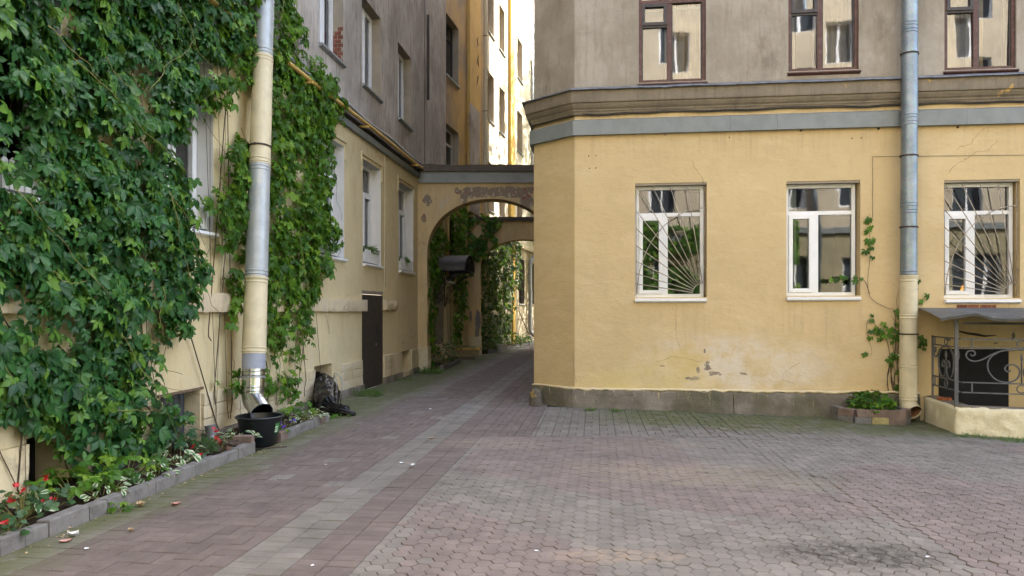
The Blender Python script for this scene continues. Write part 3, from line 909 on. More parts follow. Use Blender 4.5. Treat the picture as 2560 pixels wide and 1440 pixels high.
def white_window(parent, fr, s0, s1, z0, z1, depth, split=0.46, transom=0.745, sash_left=True, curtain=None, wside=0.05, rm='room', sillmat='white_pvc', sill_out=0.07):
    L = fr.len
    w = 0.055 / L
    o0, o1 = -depth - 0.01, -depth + 0.06
    h = z1 - z0
    mb = MB(); bars(mb, fr, s0, s1, z0, z1, 0.055, o0, o1)
    zt = z0 + h * transom
    sm = s0 + (s1 - s0) * split
    if transom < 1: mb.fbox(fr, s0 + w, s1 - w, zt - 0.03, zt + 0.03, o0, o1 - 0.004)
    mb.fbox(fr, sm - 0.04, sm + 0.04, z0 + 0.055, (zt - 0.03) if transom < 1 else z1 - 0.055, o0, o1 - 0.004)
    wd = mb.build('window', MAT['white_pvc'], parent)
    top = (zt - 0.03) if transom < 1 else z1 - 0.055
    sides = [(s0 + 0.055, sm - 0.04, sash_left), (sm + 0.04, s1 - 0.055, not sash_left)]
    for (a, b, op) in sides:
        if op:
            m2 = MB(); bars(m2, fr, a + 0.003, b - 0.003, z0 + 0.058, top - 0.003, 0.06, o0 + 0.02, o1 + 0.018)
            m2.fbox(fr, b - 0.045, b - 0.025, z0 + h * 0.33, z0 + h * 0.40, o1 + 0.018, o1 + 0.02)
            attach(m2.build('sash', MAT['white_pvc']), wd)
            pane(wd, fr, a + 0.06, b - 0.06, z0 + 0.115, top - 0.06, o0 + 0.035)
        else: pane(wd, fr, a, b, z0 + 0.055, top, o0 + 0.03)
    if transom < 1: pane(wd, fr, s0 + 0.055, s1 - 0.055, zt + 0.03, z1 - 0.055, o0 + 0.03)
    m4 = MB()
    m4.tube([fr.p(s0 + 0.03, z0 + 0.028, o1 + 0.002), fr.p(s0 + 0.06, z0 + 0.028, o1 + 0.002)], 0.004, 5)
    sill(wd, fr, s0, s1, z0, depth - 0.06, sill_out, sillmat)
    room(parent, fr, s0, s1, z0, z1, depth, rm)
    if curtain:
        m3 = MB()
        for (ca, cb) in curtain:
            n = 24; A = s0 + (s1 - s0) * ca; B = s0 + (s1 - s0) * cb
            for i in range(n):
                def q(k): return A + (B - A) * k / n, -depth - 0.14 - 0.025 * math.sin(k * 1.9)
                (a, oa), (b, ob) = q(i), q(i + 1)
                m3.quad(fr.p(a, z0 - 0.1, oa), fr.p(b, z0 - 0.1, ob), fr.p(b, z1, ob), fr.p(a, z1, oa))
        m3.build('curtain', MAT['curtain_w'], parent, smooth=True)
    return wd

def brown_window(parent, fr, s0, s1, z0, z1, depth, blinds=None):
    o0, o1 = -depth, -depth + 0.08
    mb = MB(); bars(mb, fr, s0, s1, z0, z1, 0.05, o0, o1)
    sm = s0 + (s1 - s0) * 0.46
    zt = z0 + 1.32
    mb.fbox(fr, sm - 0.035, sm + 0.035, z0 + 0.05, zt - 0.03, o0, o1 - 0.005)
    mb.fbox(fr, s0 + 0.05, s1 - 0.05, zt - 0.03, zt + 0.03, o0, o1 + 0.003)
    wd = mb.build('window', MAT['brown_wood'], parent)
    zf = z0 + 0.94
    m2 = MB(); bars(m2, fr, s0 + 0.052, sm - 0.037, zf, zt - 0.032, 0.05, o0 + 0.02, o1 + 0.012)
    attach(m2.build('vent_sash', MAT['dark_wood']), wd)
    m2 = MB(); m2.fbox(fr, s0 + 0.05, sm - 0.035, zf - 0.035, zf - 0.002, o0, o1 - 0.01)
    m2.fbox(fr, s0 + 0.05, s0 + 0.07, z0 + 0.05, zf - 0.035, o0 + 0.01, o1 - 0.02)
    m2.fbox(fr, sm + 0.035, sm + 0.055, z0 + 0.05, zt - 0.03, o0 + 0.01, o1 - 0.02)
    m2.fbox(fr, s1 - 0.072, s1 - 0.05, z0 + 0.05, zt - 0.03, o0 + 0.01, o1 - 0.02)
    attach(m2.build('sash', MAT['dark_wood']), wd)
    pane(wd, fr, s0 + 0.10, sm - 0.085, zf + 0.05, zt - 0.08, o0 + 0.05, 'glass_old')
    pane(wd, fr, s0 + 0.07, sm - 0.035, z0 + 0.05, zf - 0.035, o0 + 0.04, 'glass_old')
    pane(wd, fr, sm + 0.055, s1 - 0.072, z0 + 0.05, zt - 0.03, o0 + 0.04, 'glass_old')
    pane(wd, fr, s0 + 0.05, s1 - 0.05, zt + 0.03, z1 - 0.05, o0 + 0.04, 'glass_old')
    sill(wd, fr, s0, s1, z0, depth - 0.08, 0.05, 'brown_wood', 0.015)
    # white inner sash of the double window, and curtains behind it
    m3 = MB(); bars(m3, fr, s0 + 0.03, sm - 0.01, z0 + 0.03, zt - 0.03, 0.045, o0 - 0.13, o0 - 0.10); bars(m3, fr, sm + 0.01, s1 - 0.03, z0 + 0.03, zt - 0.03, 0.045, o0 - 0.13, o0 - 0.10)
    attach(m3.build('inner_sash', MAT['white_pvc']), wd)
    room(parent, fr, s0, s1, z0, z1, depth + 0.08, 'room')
    m3 = MB()
    for (ca, cb) in (blinds or []):
        n = 20; A = s0 + (s1 - s0) * ca; B = s0 + (s1 - s0) * cb
        for i in range(n):
            def q(k): return A + (B - A) * k / n, -depth - 0.30 - 0.03 * math.sin(k * 1.7)
            (a, oa), (b, ob) = q(i), q(i + 1)
            m3.quad(fr.p(a, z0 - 0.1, oa), fr.p(b, z0 - 0.1, ob), fr.p(b, z1, ob), fr.p(a, z1, oa))
    if blinds: m3.build('curtain', MAT['curtain'], parent, smooth=True)
    return wd

# ------------------------------------------------------------------ the house on the right
RH = thing('corner_house', 'yellow corner house with bare grey upper floor and cut-off corner on the right', 'building', WR.p(4, 0))
ZB, ZC, ZTOP = 4.46, 5.0, 19.0
def rbox(x0, y0, x1, y1):
    s0, za = WR.px(x0, y0); s1, zb = WR.px(x1, y0); _, zc = WR.px(x0, y1); _, zd = WR.px(x1, y1)
    return s0, s1, (zc + zd) / 2, (za + zb) / 2
LOWW = [rbox(1588, 457, 1767, 743), rbox(1966, 452, 2151, 739), rbox(2360, 449, 2550, 745)]
UPW = []
for (x0, x1, yb) in ((1597, 1765, 207), (1971, 2147, 179), (2361, 2541, 176)):
    s0, zb = WR.px(x0, yb); s1, _ = WR.px(x1, yb)
    UPW.append((s0, s1, zb, zb + 1.95))
mb = MB(); rv = MB()
wall(mb, WR, 1.03, 22, -0.5, ZC, LOWW, 0.2)
wall(mb, WC, 0, 0.65, -0.5, ZC, [])
wall(mb, WA, 12.5, 31, -0.5, ZC, [])
mb.build('wall', MAT['yellow_r'], RH)
mb = MB()
wall(mb, WR, 1.03, 22, ZC, ZTOP, UPW, 0.12)
wall(mb, WC, 0, 0.65, ZC, ZTOP, [])
wall(mb, WA, 12.5, 31, ZC, ZTOP, [])
A31 = WA.p(31, 0); D22 = WR.p(22, 0)
bk = V(24, 31, 0)
for (p, q) in ((A31, bk), (bk, D22)):
    mb.quad(p + V(0, 0, -0.5), q + V(0, 0, -0.5), q + V(0, 0, ZTOP), p + V(0, 0, ZTOP))
mb.add([A31 + V(0, 0, ZTOP), WC.p(0, ZTOP), WC.p(0.65, ZTOP), D22 + V(0, 0, ZTOP), bk + V(0, 0, ZTOP)], [(0, 1, 2, 3, 4)])
mb.build('upper_wall', MAT['grey_up'], RH)
for k, (s0, s1, z0, z1) in enumerate(LOWW):
    white_window(RH, WR, s0 + 0.012, s1 - 0.03, z0, z1 - 0.035, 0.2, 0.44, curtain=[(0.0, 0.22)] if k == 1 else None)
for k, (s0, s1, z0, z1) in enumerate(UPW):
    brown_window(RH, WR, s0, s1, z0, z1, 0.12, [[(0.5, 1.0)], [(0.0, 0.2), (0.6, 1.0)], [(0.0, 0.75)]][k])
# dark grey lining of the lower window heads
for (s0, s1, z0, z1) in LOWW:
    m2 = MB(); m2.fbox(WR, s0 + 0.002, s1 - 0.002, z1 - 0.035, z1 - 0.002, -0.19, -0.012)
    m2.build('window_head_lining', MAT['reveal_grey'], RH)

PATH = [(WA.p(22, 0).x, WA.p(22, 0).y), (0.38, 12.5), (1.03, 11.85), (WR.p(22, 0).x, WR.p(22, 0).y)]
def seg_sweep(path, prof, name, mat, parent, split_s, smooth=False, jit=0.0):
    """mitred sweep cut into separate panels at the given s along the facade"""
    pts = path[:3] + [tuple(WR.p(s, 0)[:2]) for s in split_s]
    full = MB(); 
    n = len(pts); k = len(prof)
    sweep(full, pts, prof)
    for i in range(n - 1):
        m = MB()
        vs = full.v[i * k:(i + 2) * k]
        d = V(0, 0, random.uniform(-jit, jit))
        fs = [(j, k + j, k + j + 1, j + 1) for j in range(k - 1)] + [tuple(range(k)), tuple(k + j for j in range(k - 1, -1, -1))]
        e = (Vector(pts[i + 1] + (0,)) - Vector(pts[i] + (0,))).normalized() * 0.0015 if jit else V(0, 0, 0)
        m.add([Vector(v) + d + (e if q < k else -e) for q, v in enumerate(vs)], fs)
        m.build(name, MAT[mat], parent, smooth=smooth)
sp = [WR.px(x, 320)[0] for x in (1502, 1823, 1940, 2244, 2412)] + [8.0, 10.5, 22]
seg_sweep(PATH, [(0, ZB), (0.075, ZB), (0.075, ZB + 0.235), (0.0, ZB + 0.27)], 'band_panel', 'band', RH, sp, jit=0.002)
mb = MB(); sweep(mb, PATH, [(0, 4.745), (0, 4.80), (0.03, 4.80), (0.045, 4.84), (0.06, 4.855), (0.062, 4.875), (0.09, 4.90), (0.115, 4.94), (0.12, 4.965), (0.145, 4.975), (0.15, 5.0), (0.15, 5.165), (0, 5.165)])
CORN = plaster('weathered_cornice_render', (0.25, 0.212, 0.158), (0.185, 0.158, 0.12), (0.13, 0.11, 0.088), 2.0, 0.6,
               lambda g, c, h: (g.mix(c, (0.52, 0.34, 0.12), g.math('MULTIPLY', g.ramp(g.noise(3.4, 6, 0.7), 0.63, 0.66), g.ramp(g.xyz()[0], 3.5, 5.5))), h), streak=0.5)
mb.build('cornice', CORN, RH)
def flashing():
    pts = PATH[:3]
    n = 90
    pts = pts[:2] + [tuple(WR.p(1.03 + (22 - 1.03) * (i / n) ** 1.6, 0)[:2]) for i in range(n + 1)]
    m = MB(); prof = [(0, 5.26), (0.10, 5.225), (0.195, 5.185), (0.20, 5.165), (0.19, 5.16), (0, 5.168)]
    sweep(m, pts, prof)
    k = len(prof)
    for i in range(len(pts)):
        w = 0.012 * noise.noise(V(pts[i][0] * 1.9, 3, 1)) + 0.008 * noise.noise(V(pts[i][0] * 7, 1, 4))
        for j in range(k):
            x, y, z = m.v[i * k + j]
            m.v[i * k + j] = (x, y, z + w * (1.0 if j in (1, 2, 3, 4) else 0.3))
    m.build('flashing', MAT['flash'], RH, smooth=30)
flashing()
# plinth
sE = WR.px(2296, 1000)[0]
stops = [1.0, 3.55, sE]
for i in range(len(stops) - 1):
    mb = MB(); mb.rough(WR, stops[i] + (0.0 if i == 0 else 0.004), stops[i + 1] - 0.004, -0.4, 0.30 + random.uniform(-0.012, 0.012), 0.0, 0.065 + random.uniform(-0.006, 0.012), 0.04, 0.022, 3.3 * i, 4)
    mb.build('plinth_block', MAT['plinth'], RH, smooth=40)
mb = MB(); mb.rough(WC, 0.0, 0.66, -0.4, 0.31, 0.0, 0.062, 0.06, 0.012, 9)
mb.build('plinth_block', MAT['plinth'], RH, smooth=40)
PE = plaster('chalky_paint_edge', (0.66, 0.57, 0.38), (0.58, 0.48, 0.28), (0.42, 0.34, 0.2), 4, 0.8)
mb = MB(); mb.rough(WR, 1.0, sE, 0.29, 0.325, 0.0, 0.072, 0.025, 0.030, 5, 7); mb.rough(WC, 0.0, 0.66, 0.30, 0.33, 0.0, 0.066, 0.035, 0.014, 8, 5)
mb.build('paint_edge', PE, RH, smooth=True)

# sunburst grilles on two of the lower windows
def grille(win, nm=True):
    s0, s1, z0, z1 = win
    w, h = s1 - s0, z1 - z0
    root = MB()
    o = -0.035
    fr = WR
    ls, rs, bz, tz = s0 + 0.02, s1 - 0.03, z0 + 0.035, z1 - 0.06
    # fixing lugs and the two vertical hangers
    root.tube([fr.p(ls, bz, o), fr.p(ls, tz, o)], 0.005, 6)
    for (a, b, z) in ((s0 - 0.01, ls, z0 + h * 0.12), (s0 - 0.01, ls, z0 + h * 0.74), (rs, s1 + 0.01, z0 + h * 0.24), (rs, s1 + 0.01, z0 + h * 0.80)):
        root.tube([fr.p(a, z, o), fr.p(b, z, o)], 0.006, 6)
    root.tube([fr.p(rs, bz, o), fr.p(rs, tz, o)], 0.005, 6)
    g = root.build('window_grille', MAT['grille'], RH, smooth=True)
    cs, cz = rs - 0.005, bz - 0.01
    r0 = 0.19
    m = MB(); m.tube([fr.p(cs - r0 * math.cos(a), cz + 0.02 + r0 * math.sin(a), o) for a in np.linspace(0, math.pi / 2, 14)], 0.007, 6)
    attach(m.build('bar', MAT['grille'], smooth=True), g)
    rx, ry = cs - ls - 0.01, (tz - cz) * 0.80
    m = MB(); m.tube([fr.p(cs - rx * math.cos(a), cz + ry * math.sin(a), o + 0.012) for a in np.linspace(0.02, math.pi / 2, 30)], 0.007, 6)
    attach(m.build('bar', MAT['grille'], smooth=True), g)
    ends = [(ls, bz + (tz - bz) * f) for f in (0.105, 0.20, 0.315, 0.46, 0.62, 0.78)] + [(ls + (rs - ls) * f, tz) for f in (0.02, 0.245, 0.50, 0.745)]
    for k, (a, z) in enumerate(ends):
        d = V(a - cs, z - cz - 0.02, 0).normalized()
        m = MB(); m.tube([fr.p(cs + d.x * r0, cz + 0.02 + d.y * r0, o), fr.p(a, z, o)], 0.0075, 6)
        attach(m.build('bar', MAT['grille'], smooth=True), g)
grille(LOWW[0]); grille(LOWW[2])

# cable strung under the cornice and the thin wires on the render
mb = MB(); pts = [WC.p(0.0, 4.79, 0.04), WC.p(0.62, 4.80, 0.04)]
for i in range(1, 60):
    s = 1.03 + i * 0.13
    pts.append(WR.p(s, 4.795 + 0.012 * math.sin(s * 3.1) + 0.008 * math.sin(s * 7.7), 0.035))
mb.tube(pts, 0.008, 6)
pts2 = [p + V(0, 0, 0.02) + WR.n * 0.004 for p in pts[2:]]
mb.tube(pts2, 0.005, 6)
mb.build('cable', MAT['black_rubber'], RH, smooth=True)
mb = MB()
a = WR.px(2181, 392); b = WR.px(2181, 545); c = WR.px(2560, 390)
mb.tube([WR.p(a[0], a[1], 0.012), WR.p(b[0], b[1], 0.012)], 0.003, 5); mb.tube([WR.p(a[0], a[1], 0.012), WR.p(c[0] + 1, c[1], 0.012)], 0.003, 5)
mb.build('wire', MAT['rust'], RH)
mb = MB()
for (x, y) in ((1472, 390), (1490, 389), (1474, 421), (1490, 420), (1823, 344), (2130, 346), (2153, 345), (2196, 322), (2394, 318), (1662, 337), (2002, 326)):
    s, z = WR.px(x, y); mb.tube([WR.p(s, z, -0.01), WR.p(s, z, 0.012)], 0.010 if y > 330 else 0.02, 6)
mb.build('anchor_plug', MAT['rust'], RH)
# hairline cracks in the render
rc = random.Random(6)
for run in (((2462, 318), (2448, 335), (2432, 348), (2428, 358), (2408, 366), (2392, 372)), ((2492, 352), (2470, 377), (2430, 385), (2408, 402), (2385, 414), (2368, 438)), ((1728, 400), (1738, 422), (1752, 438), (1760, 458)), ((1683, 770), (1690, 800), (1688, 830), (1700, 870)), ((1430, 880), (1434, 920), (1440, 955)), ((1640, 905), (1680, 892), (1720, 896), (1752, 905)), ((2000, 905), (1960, 930), (1955, 950), (1985, 962))):
    pts = []
    for (x, y) in run:
        s, z = WR.px(x, y); pts.append((s, z))
    pts = [WR.p(s + rc.gauss(0, 0.008), z + rc.gauss(0, 0.008), 0.0005) for (s, z) in crom2(pts)]
    m = MB(); m.tube(pts, [0.0028 * (0.4 + rc.random()) for _ in pts], 4); m.build('crack', MAT['crack'], RH)

# ------------------------------------------------------------------ the long house on the left
LH = thing('long_house', 'long yellow house on the left, grey above the ledge, overgrown with creeper', 'building', WL.p(12, 0))
G0, G1 = 2.54, 4.60
LWIN = [(5.1, 6.3), (7.62, 8.77), (12.05, 13.22), (14.25, 15.41), (16.77, 18.06)]
LUP = [(4.6, 5.75), (7.1, 8.3), (9.6, 10.75), (12.04, 13.17), (14.2, 15.4), (16.7, 17.87)]
BASE = [(5.92, 6.42, 0.06, 0.54), (7.72, 8.48, 0.0, 0.68), (11.85, 12.62, 0.02, 0.67), (16.95, 17.75, 0.1, 0.62)]
DOOR = (14.2, 15.52, 0.0, 1.92)
mb, rw, rb = MB(), [], []
holes = [(a, b, G0, G1, 0.30, 'w') for (a, b) in LWIN] + [h + (0.35, 'b') for h in BASE] + [DOOR + (0.03, 'b')]
hw = [h[:5] for h in holes if h[5] == 'w']; hb = [h[:5] for h in holes if h[5] == 'b']
tmp = MB(); wall(tmp, WL, -6, 27.0, -0.3, 5.1, hw + hb, 0.3, MB())
mb.add(tmp.v, tmp.f)
wall(MB(), WL, -6, 27, -0.3, 5.1, hw, 0.3, rw); wall(MB(), WL, -6, 27, -0.3, 5.1, hb, 0.3, rb)
mb.build('wall', MAT['yellow_l'], LH)
for m in rw: m.build('window_reveal', MAT['reveal_white'], LH)
for m in rb: m.build('opening_reveal', MAT['stone'], LH)
mb, ru = MB(), []
UZ = 6.08
wall(mb, WL, -6, 21.85, 5.1, 17, [(a, b, UZ, UZ + 1.75, 0.28) for (a, b) in LUP], 0.28, ru)
P = WL.p
mb.quad(P(21.85, 5.1), P(21.85, 17), P(21.85, 17, -0.6), P(21.85, 5.1, -0.6))
mb.quad(P(-6, 17), P(21.85, 17), P(21.85, 17, -9), P(-6, 17, -9))
mb.quad(P(-6, -0.3, -9), P(27, -0.3, -9), P(27, 17, -9), P(-6, 17, -9))
mb.quad(P(21.85, 5.1), P(27, 5.1), P(27, 5.1, -1), P(21.85, 5.1, -1))
mb.build('upper_wall', MAT['grey_left'], LH)
[m.build('upper_window_reveal', MAT['reveal_grey'], LH) for m in ru]
for k, (a, b) in enumerate(LWIN):
    white_window(LH, WL, a + 0.01, b - 0.01, G0 + 0.02, G1 - 0.01, 0.27, 0.5, 0.72, False, rm='room', curtain=[(0.05, 0.95)] if k in (3,) else None)
for k, (a, b) in enumerate(LUP):
    white_window(LH, WL, a + 0.01, b - 0.01, UZ + 0.02, UZ + 1.74, 0.25, 0.5, 1.0 if k != 3 else 0.75, False, rm='room', sillmat='old_zinc')
# raised surround over the ground-floor windows
for (a, b) in LWIN[2:]:
    mb = MB()
    mb.fbox(WL, a - 0.10, b + 0.10, G1 + 0.07, G1 + 0.14, 0, 0.03)
    mb.fbox(WL, a - 0.10, a - 0.05, G1 - 0.25, G1 + 0.07, 0, 0.022); mb.fbox(WL, b + 0.05, b + 0.10, G1 - 0.25, G1 + 0.07, 0, 0.022)
    mb.build('window_surround', MAT['yellow_l'], LH)
# bare brick where the plaster fell off one upper reveal
mb = MB(); s = LUP[3][1]
for r_ in range(9):
    for c in range(2):
        z = UZ + 0.03 + r_ * 0.075; off = 0.02 + c * 0.13 - (0.06 if r_ % 2 else 0)
        o1 = max(-0.25, -0.25 + off); o2 = min(-0.002, -0.25 + off + 0.12)
        if r_ > 6 and c == 0: continue
        if o2 > o1: 
            m = MB(); m.fbox(WL, s - 0.006, s + 0.01, z, z + 0.065, o1, o2); m.build('brick', MAT['brick'], LH)
# ledge (string course) pieces
def ledge(s0, s1, z0=1.575, z1=1.80, seed=0, mat='ledge', amp=0.010):
    mb = MB(); mb.rough(WL, s0, s1, z0, z1, 0, 0.085, 0.05, amp, seed); mb.build('ledge', MAT[mat], LH, smooth=40)
ledge(-2, 5.0, seed=1); ledge(5.05, 9.25, seed=2); ledge(10.2, 12.3, seed=3); ledge(12.32, 14.32, seed=4); ledge(15.55, 16.5, 1.60, 1.80, 5, 'ledge', 0.03)
# stone plinth courses, each block a part
mb = MB(); mb.rough(WL, -2, 5.9, -0.05, 0.5, 0, 0.05, 0.08, 0.012, 4); mb.build('plinth_render', MAT['yellow_l'], LH, smooth=40)
for (s0, s1) in ((6.45, 7.70), (8.50, 9.6), (9.62, 11.8), (12.95, 14.15), (15.56, 16.92), (17.8, 18.45), (19.2, 25.3)):
    zz = [-0.05, 0.14, 0.31, 0.47, 0.62]
    for j in range(len(zz) - 1):
        n = max(1, int((s1 - s0) / 0.75)); off = 0 if j % 2 else 0.5
        cuts = [s0] + [s0 + (s1 - s0) * (i + off) / n for i in range(0 if off else 1, n) if s0 + 0.1 < s0 + (s1 - s0) * (i + off) / n < s1 - 0.1] + [s1]
        for i in range(len(cuts) - 1):
            mb = MB(); mb.rough(WL, cuts[i] + 0.003, cuts[i + 1] - 0.003, zz[j] + 0.003, zz[j + 1] - 0.003, 0, (0.045 if j else 0.075) + random.uniform(-0.006, 0.006), 0.07, 0.010, i + 10 * j + s0)
            mb.build('plinth_stone', MAT['stone' if j else 'plinth'], LH, smooth=40)
# basement openings: dark backs, one with a corrugated hatch
for k, (a, b, z0, z1) in enumerate(BASE):
    mb = MB(); mb.quad(P(a, z0, -0.35), P(b, z0, -0.35), P(b, z1, -0.35), P(a, z1, -0.35)); mb.build('basement_opening', MAT['dark_void'], LH)
mb = MB(); a, b, z0, z1 = BASE[1]
n = 28; prev = None
for i in range(n + 1):
    s = a + (b - a) * i / n; o = -0.20 + (0.02 if (i // 2) % 2 else 0.0)
    if prev: mb.quad(P(prev[0], z0, prev[1]), P(s, z0, o), P(s, z1 - 0.02, o), P(prev[0], z1 - 0.02, prev[1]))
    prev = (s, o)
mb.build('hatch_sheet', MAT['hatch'], LH)
mb = MB(); mb.fbox(WL, a - 0.06, b + 0.05, z1 - 0.015, z1 + 0.012, -0.2, 0.02); mb.build('hatch_lintel', MAT['wood'], LH)
# brown steel door
mb = MB(); mb.fbox(WL, DOOR[0] + 0.01, DOOR[1] - 0.01, 0.02, 1.91, -0.03, 0.012)
dr = mb.build('door', MAT['door_brown'], LH)
mb = MB(); sd = 15.02
mb.fbox(WL, sd, sd + 0.05, 1.12, 1.30, 0.012, 0.05); mb.fbox(WL, sd + 0.01, sd + 0.04, 0.98, 1.10, 0.012, 0.03)
attach(mb.build('handle', MAT['black_iron']), dr)
mb = MB(); mb.lathe(P(sd + 0.03, 0.88, 0.012), [(0.028, 0), (0.028, 0.008), (0.018, 0.01), (0.016, 0.004)], 14, WL.n); attach(mb.build('lock', MAT['old_zinc']), dr)
mb = MB(); mb.rough(WL, DOOR[0] - 0.02, DOOR[1] + 0.02, 1.925, 1.99, -0.02, 0.008, 0.05, 0.008, 3); mb.build('lintel', MAT['mortar'], LH, smooth=40)
# metal edging and eaves of the ground floor
mb = MB(); mb.fbox(WL, -6, 18.45, 4.98, 5.10, 0, 0.075); mb.build('edging', MAT['band'], LH)
mb = MB()
mb.add([P(-6, 5.13, 0.0), P(18.5, 5.13, 0.0), P(18.5, 5.115, 0.09), P(-6, 5.115, 0.09)], [(0, 1, 2, 3)])
mb.add([P(-6, 5.42, 0.012), P(19.2, 5.42, 0.012), P(19.2, 5.16, 0.10), P(-6, 5.16, 0.10)], [(0, 1, 2, 3)])
mb.build('eaves_flashing', MAT['roof_brown'], LH)
# thin conduit down the wall
mb = MB(); mb.tube([P(15.62, 5.0, 0.02), P(15.62, 2.2, 0.02), P(15.56, 2.0, 0.015)], 0.012, 6); mb.build('conduit', MAT['pipe_yellow'], LH)
mb = MB(); mb.tube([P(15.66, 4.95, 0.012), P(15.67, 3.4, 0.012), P(15.69, 2.1, 0.012)], 0.005, 5); mb.build('wire', MAT['black_rubber'], LH)
# groove and conduit on the upper wall near its end
mb = MB(); mb.fbox(WL, 19.2, 19.24, 5.2, 17, 0.0, 0.006); mb.fbox(WL, 19.5, 19.56, 7.3, 9.6, 0, 0.05); mb.build('downrod', MAT['rust'], LH)

# ------------------------------------------------------------------ tall houses behind the arches
UH = thing('ochre_house', 'tall patchy ochre and grey house rising behind the first arch', 'building', WU.p(25, 0))
SPL = 27.55  # one wall; sunlight past this edge is put into its paler colour
mb, ru = MB(), []
OW = [(22.4, 23.85, 5.6, 7.45), (22.4, 23.85, 9.0, 10.9), (22.4, 23.85, 12.4, 14.3)]
wall(mb, WU, 21.2, SPL, 5.0, 18, [h + (0.3,) for h in OW], 0.3, ru)
mb.quad(WU.p(21.2, 5, 0), WU.p(21.2, 18, 0), WU.p(21.2, 18, -8), WU.p(21.2, 5, -8))
mb.build('wall', MAT['ochre_up'], UH)
[m.build('window_reveal', MAT['reveal_grey'], UH) for m in ru]
def dark_window(parent, fr, a, b, z0, z1, d, mat='dark_wood', rm='room'):
    m = MB(); bars(m, fr, a, b, z0, z1, 0.06, -d, -d + 0.06); m.fbox(fr, (a + b) / 2 - 0.04, (a + b) / 2 + 0.04, z0 + 0.06, z1 - 0.06, -d, -d + 0.055)
    m.fbox(fr, a + 0.06, b - 0.06, z0 + (z1 - z0) * 0.72, z0 + (z1 - z0) * 0.72 + 0.06, -d + 0.002, -d + 0.058)
    w = m.build('window', MAT[mat], parent)
    pane(w, fr, a + 0.06, b - 0.06, z0 + 0.06, z1 - 0.06, -d + 0.03)
    sill(w, fr, a, b, z0, d - 0.06, 0.06, 'old_zinc')
    room(parent, fr, a, b, z0, z1, d, rm)
for k, h in enumerate(OW): dark_window(UH, WU, h[0], h[1], h[2], h[3], 0.27, 'white_pvc' if k == 0 else 'dark_wood')
mb = MB(); mb.fbox(WU, 24.9, 26.35, 5.0, 18, 0.0, 0.10); mb.build('pilaster', plaster('flaking_pilaster', (0.62, 0.42, 0.13), (0.52, 0.34, 0.12), (0.25, 0.2, 0.15), 0.8, 0.3, streak=0.3), UH)
mb = MB(); mb.rough(WU, 24.85, 26.1, 5.0, 8.75, 0.1, 0.13, 0.12, 0.012, 3); mb.build('bare_render_patch', MAT['grey_left'], UH, smooth=40)
mb = MB()
g0 = WU.px(1184, 40)
for k, pts in enumerate((((0, 0), (0.1, 0.3), (0.05, 0.1), (0.2, 0.35)), ((0, 0.6), (0.15, 0.9), (0.2, 0.6), (0.05, 0.75)), ((0.05, 1.1), (0.15, 1.4), (0.0, 1.3), (0.22, 1.2)))):
    mb.tube([WU.p(25.75 + a * 1.3, 9.6 + b * 1.3, 0.103) for (a, b) in pts], 0.012, 4)
mb.build('scribble', MAT['graffiti'], UH)

PH = thing('pale_house', 'pale sunlit house with ochre strip seen through the gap above the arch', 'building', WU.p(32, 0))
mb, ru = MB(), []
cols = [(27.72, 28.75), (29.62, 30.65), (33.2, 34.4), (36.4, 37.5)]
PW = [(a, b, z, z + 1.85, 0.32) for (a, b) in cols for z in (5.5, 9.0, 12.4)]
PLOWW = [(28.3, 29.3, 1.75, 3.9, 0.25), (30.35, 31.0, 1.75, 3.9, 0.25), (33.6, 34.9, 1.9, 4.0, 0.25), (36.7, 37.9, 1.9, 4.0, 0.25)]
wall(mb, WU, SPL, 44, 4.6, 18, PW, 0.3, ru)
mb.build('upper_wall', MAT['pale_up'], PH)
mb = MB(); rl = []; wall(mb, WU, 25.9, 44, -0.4, 4.6, PLOWW, 0.25, rl)
mb.build('wall', plaster('pale_cream_ground_floor', (0.50, 0.43, 0.29), (0.44, 0.375, 0.25), (0.34, 0.28, 0.19), 1.2, 0.3, streak=0.5), PH)
[m.build('window_reveal', MAT['back_up'], PH) for m in ru]; [m.build('lower_reveal', MAT['reveal_grey'], PH) for m in rl]
for h in PW: dark_window(PH, WU, h[0], h[1], h[2], h[3], 0.3, 'brown_wood')
for h in PLOWW: 
    dark_window(PH, WU, h[0], h[1], h[2], h[3], 0.22, 'dark_wood', 'dark_void')
    m = MB()
    for i in range(1, 7): m.tube([WU.p(h[0] + (h[1] - h[0]) * i / 7, h[2], 0.02), WU.p(h[0] + (h[1] - h[0]) * i / 7, h[3], 0.02)], 0.012, 5)
    for z in (0.15, 0.5, 0.85): m.tube([WU.p(h[0], h[2] + (h[3] - h[2]) * z, 0.02), WU.p(h[1], h[2] + (h[3] - h[2]) * z, 0.02)], 0.012, 5)
    m.build('window_grille', MAT['black_iron'], PH)
mb = MB(); mb.fbox(WU, 31.35, 32.15, 5.2, 18, 0, 0.12); mb.build('ochre_strip', MAT['ochre_trim'], PH)
mb = MB(); mb.fbox(WU, 32.0, 32.5, -0.2, 4.5, 0, 0.08); mb.build('ochre_strip', MAT['ochre_trim'], PH)
mb = MB(); mb.fbox(WU, 26, 44, 1.2, 1.28, 0, 0.05); mb.build('ledge', MAT['ledge'], PH)
mb = MB(); mb.fbox(WU, 26, 44, 4.5, 4.62, 0, 0.14); mb.build('cornice', MAT['ledge'], PH)
mb = MB(); mb.fbox(WU, 29.4, 29.95, 0, 1.35, 0, 0.02); mb.build('door', MAT['grey_iron'], PH)
mb = MB(); mb.quad(WU.p(SPL, 18), WU.p(44, 18), WU.p(44, 18, -8), WU.p(SPL, 18, -8)); mb.quad(WU.p(21, 18), WU.p(SPL, 18), WU.p(SPL, 18, -8), WU.p(21, 18, -8)); mb.build('roof', MAT['roof_brown'], PH)
